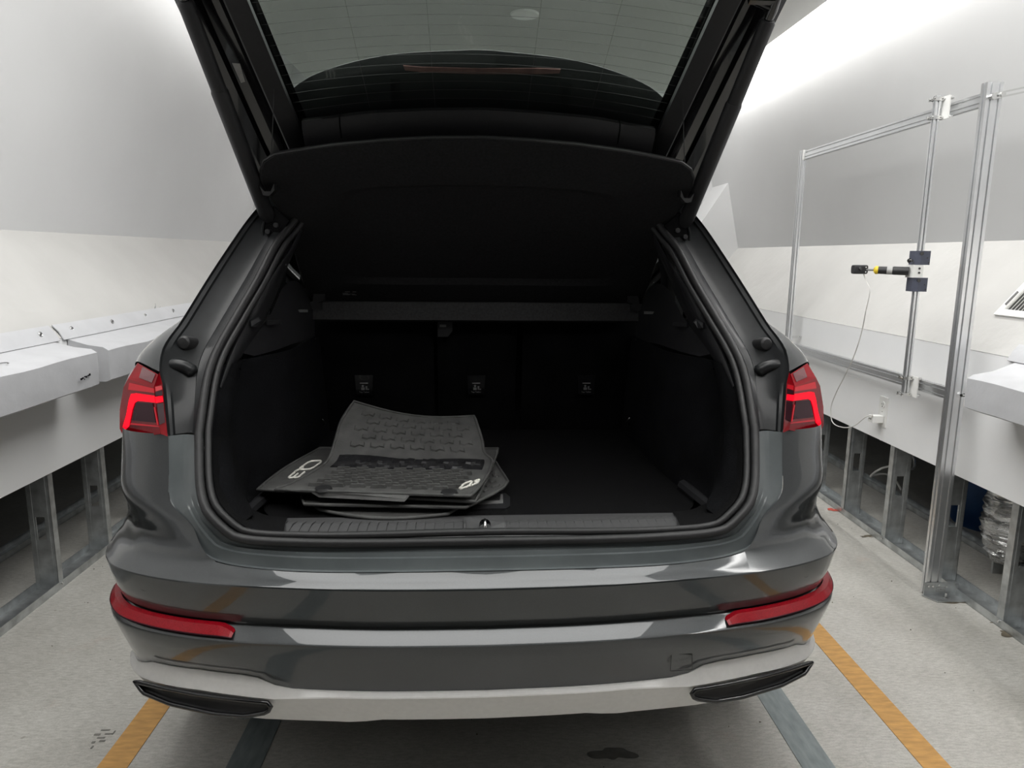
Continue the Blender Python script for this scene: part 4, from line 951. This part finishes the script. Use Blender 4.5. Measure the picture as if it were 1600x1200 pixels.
for s in (1, -1):
    m = (lambda p: tuple(p)) if s > 0 else (lambda p: flip(p))
    cs_ = [spl([SH[i][j] for i in range(4)], 10) for j in range(8)]
    rows = [[m(cs_[j][i]) for j in range(8)] for i in range(10)]
    cs2 = [[m(p) for p in spl([cs_[j][i] for j in range(8)], 20)] for i in range(10)]
    qp = cp_(MB().grid(cs2), 'quarter_panel', PAINT, 40)
    # long side: stations forward; lower part leaves the wheel arches open
    ys = [.54, .8, 1.1, 1.4, 1.9, 2.4, 2.9, 3.3, 3.7, 4.0, 4.25, 4.40]
    wid = [0, .01, .015, .01, .0, .0, .005, .012, .005, -.02, -.09, -.20]
    belt = [1.22, 1.20, 1.18, 1.16, 1.13, 1.11, 1.09, 1.06, 1.02, .98, .92, .84]
    rows = []
    for y, w, b in zip(ys, wid, belt):
        rows.append([m((.78+w, y, b)), m((.83+w, y, b-.03)), m((.878+w, y, b-.09)), m((.898+w, y, b-.18)), m((.900+w, y, .90 if b > 1 else b-.1)), m((.905+w, y, .80)), m((.915+w, y, .75))])
    bs = cp_(MB().grid(rows), 'body_side', PAINT, 40)
    rows = [[m((.915, y, .752)), m((.908, y, .60)), m((.895, y, .42)), m((.85, y, .26))] for y in (1.27, 1.6, 2.2, 2.8, 3.08)]
    cp_(MB().grid(rows), 'rocker', PAINT, 40, bs)
    rows = [[m((.915-.18*max(0, (y-3.95)/.45), y, .752)), m((.905-.18*max(0, (y-3.95)/.45), y, .55)), m((.86-.18*max(0, (y-3.95)/.45), y, .30))] for y in (3.92, 4.1, 4.25, 4.40)]
    cp_(MB().grid(rows), 'front_corner', PAINT, 40, bs)
    # arches and wheels
    for yc in (.90, 3.50):
        arc = [(yc+.385*math.cos(a), .34+.385*math.sin(a)) for a in [math.pi*k/20 for k in range(21)]]
        am = MB(); am.grid([[m((.918, y, z)) for y, z in arc], [m((.925, yc+(y-yc)*1.07, .34+(z-.34)*1.07)) for y, z in arc], [m((.905, yc+(y-yc)*1.13, .34+(z-.34)*1.10)) for y, z in arc]])
        am.grid([[m((.918, y, z)) for y, z in arc], [m((.60, y, z)) for y, z in arc]])
        cp_(am, 'wheel_arch', PLAST, 40)
        def ring(x, r): return [m((x, yc+r*math.cos(a), .345+r*math.sin(a))) for a in [2*math.pi*k/36 for k in range(36)]]
        wh = cp_(MB().grid([ring(.70, .24), ring(.70, .32), ring(.72, .343), ring(.88, .343), ring(.905, .325), ring(.907, .25), ring(.895, .245)], cu=True), 'wheel', RUBBER, 40)
        cp_(MB().rings([ring(.895, .246), ring(.885, .235), ring(.80, .225), ring(.79, .05)]), 'rim', GREYP, 40, wh)
        for k in range(5):
            a = 2*math.pi*k/5; mbx = MB()
            P = lambda r, w, x: m((x, yc+r*math.cos(a)-w*math.sin(a), .345+r*math.sin(a)+w*math.cos(a)))
            mbx.grid([[P(.0, -.035, .89), P(.0, .035, .89)], [P(.12, -.028, .90), P(.12, .028, .90)], [P(.24, -.035, .892), P(.24, .035, .892)]])
            cp_(mbx, 'spoke', SILVER, 40, wh)
    # glasshouse: pillars, roof rail, side glass
    def strip(pts, w, n, mt, th=.03):
        A = [Vector(m(p)) for p in pts]; B = [Vector(m((p[0], p[1]+w, p[2]))) for p in pts]
        return cp_(MB().shell([A, B], (-s*th, 0, 0)), n, mt, 40)
    strip([(.785, 1.38, 1.15), (.735, 1.22, 1.33), (.66, 1.08, 1.50)], .10, 'rear_pillar', JAMB)
    strip([(.79, 1.98, 1.13), (.74, 1.96, 1.33), (.665, 1.94, 1.52)], .10, 'centre_pillar', JAMB)
    strip([(.79, 3.05, 1.05), (.70, 2.70, 1.28), (.62, 2.30, 1.50)], .10, 'front_pillar', PAINT)
    rl = [(.60, .72, 1.555), (.645, 1.1, 1.575), (.66, 1.6, 1.59), (.655, 2.0, 1.58), (.61, 2.4, 1.52)]
    cp_(MB().tube([m(p) for p in spl(rl, 20)], .035, 10), 'roof_rail', PAINT, 50)
    # solid rear pillar outside the jamb with its small quarter window ahead of it
    oo = [np.array(p)+np.array([0, .001, 0]) for p in oj if p[2] > 1.125]
    rows = [[m(p) for p in oo], [m((p[0]+.012, p[1]+.05, p[2])) for p in oo], [m((p[0]+.016, p[1]+.20*(1.62-p[2])/.42+.16, p[2])) for p in oo]]
    cp_(MB().grid(rows), 'rear_quarter_pillar', PAINT, 40)
    gp = [[m((.80, y, b-.005)) for y, b in zip((.60, 1.0, 1.4, 2.0, 2.6, 3.0), (1.215, 1.19, 1.16, 1.125, 1.10, 1.08))], [m((.745, y, 1.34)) for y in (.75, 1.0, 1.4, 2.0, 2.4, 2.68)], [m((.655, y, 1.56)) for y in (.95, 1.1, 1.4, 2.0, 2.2, 2.32)]]
    cp_(MB().grid(gp), 'side_window', CLEAR, 40)
rows = [[(x, y, z+.03*(1-(x/.66)**2)) for x in np.linspace(-.64, .64, 15)] for y, z in ((.74, 1.565), (.9, 1.58), (1.3, 1.60), (1.8, 1.60), (2.2, 1.565), (2.36, 1.53))]
cp_(MB().shell(rows, (0, 0, -.03)), 'roof', PAINT, 40)
rows = [[(x*k, y+.10*(1-(x)**2)-.1, z) for x in np.linspace(-1, 1, 13)] for k, y, z in ((.63, 2.42, 1.53), (.70, 2.85, 1.28), (.76, 3.25, 1.06))]
cp_(MB().grid(rows), 'windscreen', CLEAR, 40)
rows = [[(x*k, y+.06*(1-x*x), z+.03*(1-x*x)) for x in np.linspace(-1, 1, 13)] for k, y, z in ((.80, 3.15, 1.04), (.80, 3.6, 1.00), (.77, 4.0, .95), (.70, 4.30, .86), (.66, 4.40, .70), (.66, 4.43, .45), (.62, 4.38, .28))]
cp_(MB().grid(rows), 'bonnet', PAINT, 40)
cp_(MB().box2((-.72, 3.0, .60), (.72, 3.25, 1.02)), 'dashboard', SEATM)
cp_(MB().box2((-.78, 1.2, .34), (.78, 3.2, .40)), 'cabin_floor', CARPET)
cp_(MB().box2((-.60, .30, .42), (.60, 3.6, .46)), 'underbody', RUBBER)
cp_(MB().box2((-.66, .30, .46), (.66, 1.16, .745)), 'boot_tub', RUBBER)
for x in (-.37, .37):
    fs = cp_(MB().prism([(x-.24, 2.10, .55), (x-.24, 1.92, 1.18), (x-.20, 1.90, 1.22), (x+.20, 1.90, 1.22), (x+.24, 1.92, 1.18), (x+.24, 2.10, .55)], (0, .12, .02)), 'front_seat', SEATM)
    cp_(MB().box2((x-.12, 1.88, 1.26), (x+.12, 1.97, 1.40)), 'head_restraint', SEATM, None, fs)

# ================================================================== THINGS IN THE BOOT
# parcel shelf: hinge rail plus the raised panel, hung from the gate by two cords
ps = tag(empty('parcel_shelf', (0, 1.0, 1.18)), 'black felt parcel shelf tilted up, hung on cords from the tailgate', 'parcel shelf')
def pp(mb, n, m, sm=None): return reparent(mb.build(n, m, None, smooth=sm), ps)
SA, SB = np.array([0, 1.0, 1.247]), np.array([0, .55, 1.63]); sd_ = (SB-SA)/np.linalg.norm(SB-SA)
sn_ = np.array([0, -sd_[2], sd_[1]]); sn_ = sn_ if sn_[1] < 0 else -sn_      # towards the viewer
def shp(px, py): return atplane(px, py, SA, sn_)
outl = [(745, 218), (670, 219), (600, 222.5), (520, 230), (460, 238.5), (428, 244), (412, 254), (406.5, 268), (408, 285), (420, 307), (436, 330), (450, 360), (462, 400), (473, 440), (487, 470), (520, 470.5), (600, 471), (745, 472)]
hl = np.array([shp(*q) for q in outl]); hl[0][0] = 0; hl[-1][0] = 0; hl[:, 0] = -abs(hl[:, 0])
inn = [(745, 289), (670, 289.5), (598, 291), (549, 297), (530, 304), (520, 315), (512, 334), (504, 355), (500, 375), (499, 392), (500, 405), (503, 418), (508, 428), (516, 436), (530, 442), (560, 444), (640, 445), (745, 445)]
il = np.array([shp(*q) for q in inn]); il[:, 0] = -abs(il[:, 0]); il[0][0] = 0; il[-1][0] = 0
def ringof(h): return [tuple(p) for p in h]+[flip(p) for p in h[::-1][1:-1]]
n3 = np.array(sn_)
ic_ = il.mean(0); ic_[0] = 0
def ins(h, k, d): return np.array([np.array([p[0]*(1-k*.8), 0, 0])+np.array([0, ic_[1], ic_[2]])+(np.array([0, p[1], p[2]])-np.array([0, ic_[1], ic_[2]]))*(1-k)-n3*d for p in h])
R0 = ringof(hl-n3*.016); R1 = ringof(hl*np.array([.994, 1, 1])); R2 = ringof(il); R3 = ringof(ins(il, .09, .014)); 
mb = MB().rings([R0, ringof(hl-n3*.006), R1, R2, R3])
e = len(mb.v); mb.add(R0, [tuple(range(len(R0)))])
pp(mb, 'panel', SHELFM, 25)
pp(MB().tube([(p[0], p[1], p[2]) for p in ringof(hl-n3*.006)], .0035, 6, closed=True), 'piping', RUBBER, 50)
RAILM = mat('rail_felt', (.055, .055, .056), .95, noise=.2, nscale=150, spec=.1)
rows = [[(x, 1.03, 1.250) for x in (-.560, 0, .560)], [(x, .985, 1.244) for x in (-.560, 0, .560)], [(x, .985, 1.186) for x in (-.556, 0, .556)], [(x, 1.03, 1.176) for x in (-.556, 0, .556)]]
mb = MB().grid(rows); pp(mb, 'hinge_rail', RAILM)
for s in (-1, 1):
    k = MB()
    hp = [at(px, py, 1, .972) for px, py in ((490, 458), (508, 457), (506, 470), (488, 474))]
    k.prism([(s*abs(p[0]), p[1], p[2]) for p in hp], (0, .03, 0)); k.box((s*.531, .978, 1.232), (.042, .012, .022)); pp(k, 'hinge_clip', PLAST)
    c = [at(428, 139, 1, .50), at(426, 200, 1, .52), at(423, 244, 1, .55)]
    pp(MB().tube([(s*abs(p[0]), p[1], p[2]) for p in spl(c, 10)], .0012, 5), 'cord', PLAST, 40)
    b = [at(px, py, 1, .60) for px, py in ((409, 292), (416, 300), (426, 300), (431, 288), (432, 298), (424, 307), (414, 306))]
    pp(MB().prism([(s*abs(p[0]), p[1]-.02, p[2]) for p in b], (0, .03, 0)), 'support_clip', RUBBER)
    pp(MB().cyl((s*.552, .985, 1.21), (s*.585, .985, 1.21), .006, 8), 'pivot_pin', GREYP, 40)
mw = Matrix.Translation(Vector(shp(543, 457)+n3*.0015)) @ Matrix.Rotation(math.radians(90)-math.atan2(-n3[2], -n3[1])*-1*0, 4, 'X')
lb = MB()
for k, (dx, dz, w) in enumerate(((0, 0, .016), (.022, 0, .012), (-.008, -.008, .018), (-.004, -.012, .026), (.016, -.012, .012), (-.006, -.016, .022), (.02, -.016, .014))):
    p = shp(543, 456)+sd_*dz; lb.prism([tuple(p+np.array([dx-w/2, 0, 0])+n3*.0006), tuple(p+np.array([dx+w/2, 0, 0])+n3*.0006), tuple(p+np.array([dx+w/2, 0, 0])+sd_*.0025+n3*.0006), tuple(p+np.array([dx-w/2, 0, 0])+sd_*.0025+n3*.0006)], tuple(n3*.0004))
pp(lb, 'printed_label', GREYP)

# ------------------------------------------------------------------ rubber mats stacked in the boot
def mat_surface(Lp, Rp, nu, nv, sag=0.):
    L_ = spl(Lp, nv); R_ = spl(Rp, nv); g = []
    for i in range(nv):
        g.append([L_[i]*(1-u)+R_[i]*u+np.array([0, 0, -sag*math.sin(math.pi*u)]) for u in np.linspace(0, 1, nu)])
    return np.array(g)
def surf(g, u, v):
    nv, nu = g.shape[:2]; a = min(max(v, 0), .9999)*(nv-1); b = min(max(u, 0), .9999)*(nu-1); i, j = int(a), int(b); fa, fb = a-i, b-j
    return g[i, j]*(1-fa)*(1-fb)+g[i+1, j]*fa*(1-fb)+g[i, j+1]*(1-fa)*fb+g[i+1, j+1]*fa*fb
def snorm(g, u, v):
    a = surf(g, u+.01, v)-surf(g, u-.01, v); b = surf(g, u, v+.01)-surf(g, u, v-.01); n = np.cross(a, b); n /= np.linalg.norm(n)
    return n if n[2]-.6*n[1] > 0 else -n
def rubber_mat(name, label, g, th=.005):
    root = tag(empty(name, tuple(g[0].mean(0))), label, 'floor mat', 'rubber floor mats')
    rows = [[tuple(p) for p in r] for r in g]
    reparent(MB().shell(rows, (0, .001, -th)).build('sheet', MATR, None, smooth=50), root)
    b = [rows[0][j] for j in range(len(rows[0]))]+[r[-1] for r in rows[1:]]+rows[-1][::-1][1:]+[r[0] for r in rows[::-1][1:-1]]
    reparent(MB().tube(b, .0042, 6, closed=True).build('raised_rim', MATR, None, smooth=60), root)
    return root
def strokes(g, u0, v0, du, dv, lines, m, root, nm, r=.0024, lift=.0025):
    mb = MB()
    for ln in lines:
        P = []
        for a, b in ln:
            u, v = u0+du[0]*a+dv[0]*b, v0+du[1]*a+dv[1]*b; P.append(tuple(surf(g, u, v)+snorm(g, u, v)*lift))
        P = lin(P, max(3, len(P)*3)); mb.tube([tuple(p) for p in P], r, 6)
    return reparent(mb.build(nm, m, None, smooth=60), root)
QL = [(.12, 0), (.0, .14), (0, .86), (.12, 1), (.50, 1), (.62, .86), (.62, .14), (.50, 0), (.12, 0)]
QT = [(.46, .18), (.74, -.06)]
T3 = [(.80, .72), (1.12, .72), (1.17, .64), (1.17, .42), (1.12, .36), (.90, .36)]
T3b = [(1.12, .36), (1.17, .30), (1.17, .06), (1.12, 0), (.80, 0)]
def tread(g, root, u0, u1, v0, v1, nu, nv, m, h=.004, nm='tread_pattern', wob=.35):
    mb = MB()
    for i in range(nv):
        for j in range(nu):
            u = u0+(u1-u0)*(j+.5+(.25 if i % 2 else -.25))/nu; v = v0+(v1-v0)*(i+.5)/nv
            wu, wv = (u1-u0)/nu*.36, (v1-v0)/nv*.27; top = []; bot = []
            for a, b in ((-1, -1), (-.3, -1-wob), (.3, -1+wob), (1, -1), (1, 1), (.3, 1+wob), (-.3, 1-wob), (-1, 1)):
                n = snorm(g, u, v); p = surf(g, u+wu*a, v+wv*b); bot.append(tuple(p+n*.0004)); q = surf(g, u+wu*a*.85, v+wv*b*.75); top.append(tuple(q+n*h))
            mb.grid([bot, top], cu=True); e = len(mb.v)-8; mb.f.append(tuple(range(e, e+8)))
    return reparent(mb.build(nm, m, None, smooth=30), root)
Zs = .835
def zp(px, py, z): return at(px, py, 2, z)
# top mat: flat in front, its far half folded up
Lp = [zp(430, 765, Zs), zp(456, 755, Zs), zp(488, 738, Zs), zp(512, 720, Zs)]; Rp = [zp(735, 775, Zs), zp(752, 757, Zs), zp(765, 735, Zs), zp(768, 718, Zs+.003)]
yl, yr = Lp[-1][1], Rp[-1][1]
Lp += [at(519, 704, 1, yl+.035), at(525, 684, 1, yl+.075), at(533, 658, 1, yl+.13), at(553, 627, 1, yl+.20)]
Rp += [at(757, 707, 1, yr+.03), at(754, 690, 1, yr+.075), at(748, 670, 1, yr+.13), at(741, 650, 1, yr+.20)]
g1 = mat_surface(Lp, Rp, 15, 31, sag=.0)
for i in range(31):
    for j in range(15): 
        k = max(0, (i-20)/10); u = j/14; g1[i, j, 2] += -.022*math.sin(math.pi*u)*k
m1 = rubber_mat('floor_mat', 'top black rubber mat with its far half folded up, pale emblem at right', g1)
tread(g1, m1, .13, .90, .06, .375, 7, 9, MATR, .009, wob=.5)
tread(g1, m1, .12, .92, .62, .96, 6, 5, MATR, .0045, wob=.45)
# the wet crease band
mb = MB(); rows = []
for v in np.linspace(.385, .575, 8):
    rows.append([tuple(surf(g1, u, v+.012*math.sin(9*u))+snorm(g1, u, v)*(.001 if .39 < v < .57 else -.001)) for u in np.linspace(.055, .955, 20)])
reparent(MB().grid(rows).build('wet_crease', MATR2, None, smooth=60), m1)
tread(g1, m1, .12, .92, .40, .56, 6, 2, MATR2, .006, nm='crease_ribs')
strokes(g1, .912, .075, (.056, .085), (-.004, .085), [[(a, b) for a, b in QL], QT, T3, T3b], EMBL, m1, 'emblem', .0030)
# heel tongue at the near edge
tg = [zp(487, 770, Zs-.004), zp(640, 775, Zs-.004), zp(632, 784, Zs-.014), zp(498, 777, Zs-.014)]
reparent(MB().prism([tuple(p) for p in tg], (0, .004, .006)).build('heel_tongue', MATR, None), m1)
for px, py in ((505, 763), (702, 769)):
    c = zp(px, py, Zs+.003); reparent(MB().tube([(c[0], c[1], c[2]-.003), (c[0], c[1], c[2]+.003), (c[0], c[1], c[2]+.0032)], [.022, .019, .012], 18).build('fixing_eye', RUBBER, None, smooth=40), m1)
# second mat, showing at the left with an upside-down emblem
Z2 = .818
L2 = [zp(402, 765, Z2), zp(420, 748, Z2), zp(448, 728, Z2), zp(497, 698, Z2+.01)]; R2_ = [zp(760, 782, Z2), zp(775, 757, Z2), zp(790, 757, Z2), zp(780, 699, Z2+.006)]
L2 = [zp(402, 765, Z2), zp(425, 746, Z2), zp(452, 727, Z2), zp(500, 700, Z2)]; R2_ = [zp(742, 784, Z2), zp(752, 765, Z2), zp(766, 735, Z2), zp(779, 701, Z2)]
g2 = mat_surface(L2, R2_, 11, 13)
m2 = rubber_mat('floor_mat', 'second black rubber mat, its pale upside-down emblem showing at left', g2)
strokes(g2, .075, .62, (.006, -.33), (.062, .02), [[(a, b) for a, b in QL], QT, T3, T3b], EMBL, m2, 'emblem', .0030)
# third and fourth mats below
Z3 = .803
g3 = mat_surface([zp(476, 788, Z3), zp(470, 770, Z3), zp(490, 735, Z3), zp(495, 712, Z3)], [zp(728, 793, Z3), zp(792, 757, Z3), zp(782, 735, Z3), zp(770, 715, Z3)], 11, 9)
m3 = rubber_mat('floor_mat', 'third black rubber mat with a pointed corner at the right of the pile', g3)
tread(g3, m3, .86, .97, .25, .75, 2, 5, MATR, .004)
Z4 = .784
g4 = mat_surface([zp(498, 796, Z4), zp(480, 775, Z4), zp(490, 745, Z4), zp(500, 730, Z4)], [zp(700, 803, Z4), zp(727, 785, Z4), zp(735, 760, Z4), zp(730, 740, Z4)], 13, 9)
for j in range(13): g4[0, j, 1] -= .045*math.sin(math.pi*j/12)
m4 = rubber_mat('floor_mat', 'lowest black rubber mat with a curved front edge on the boot floor', g4)
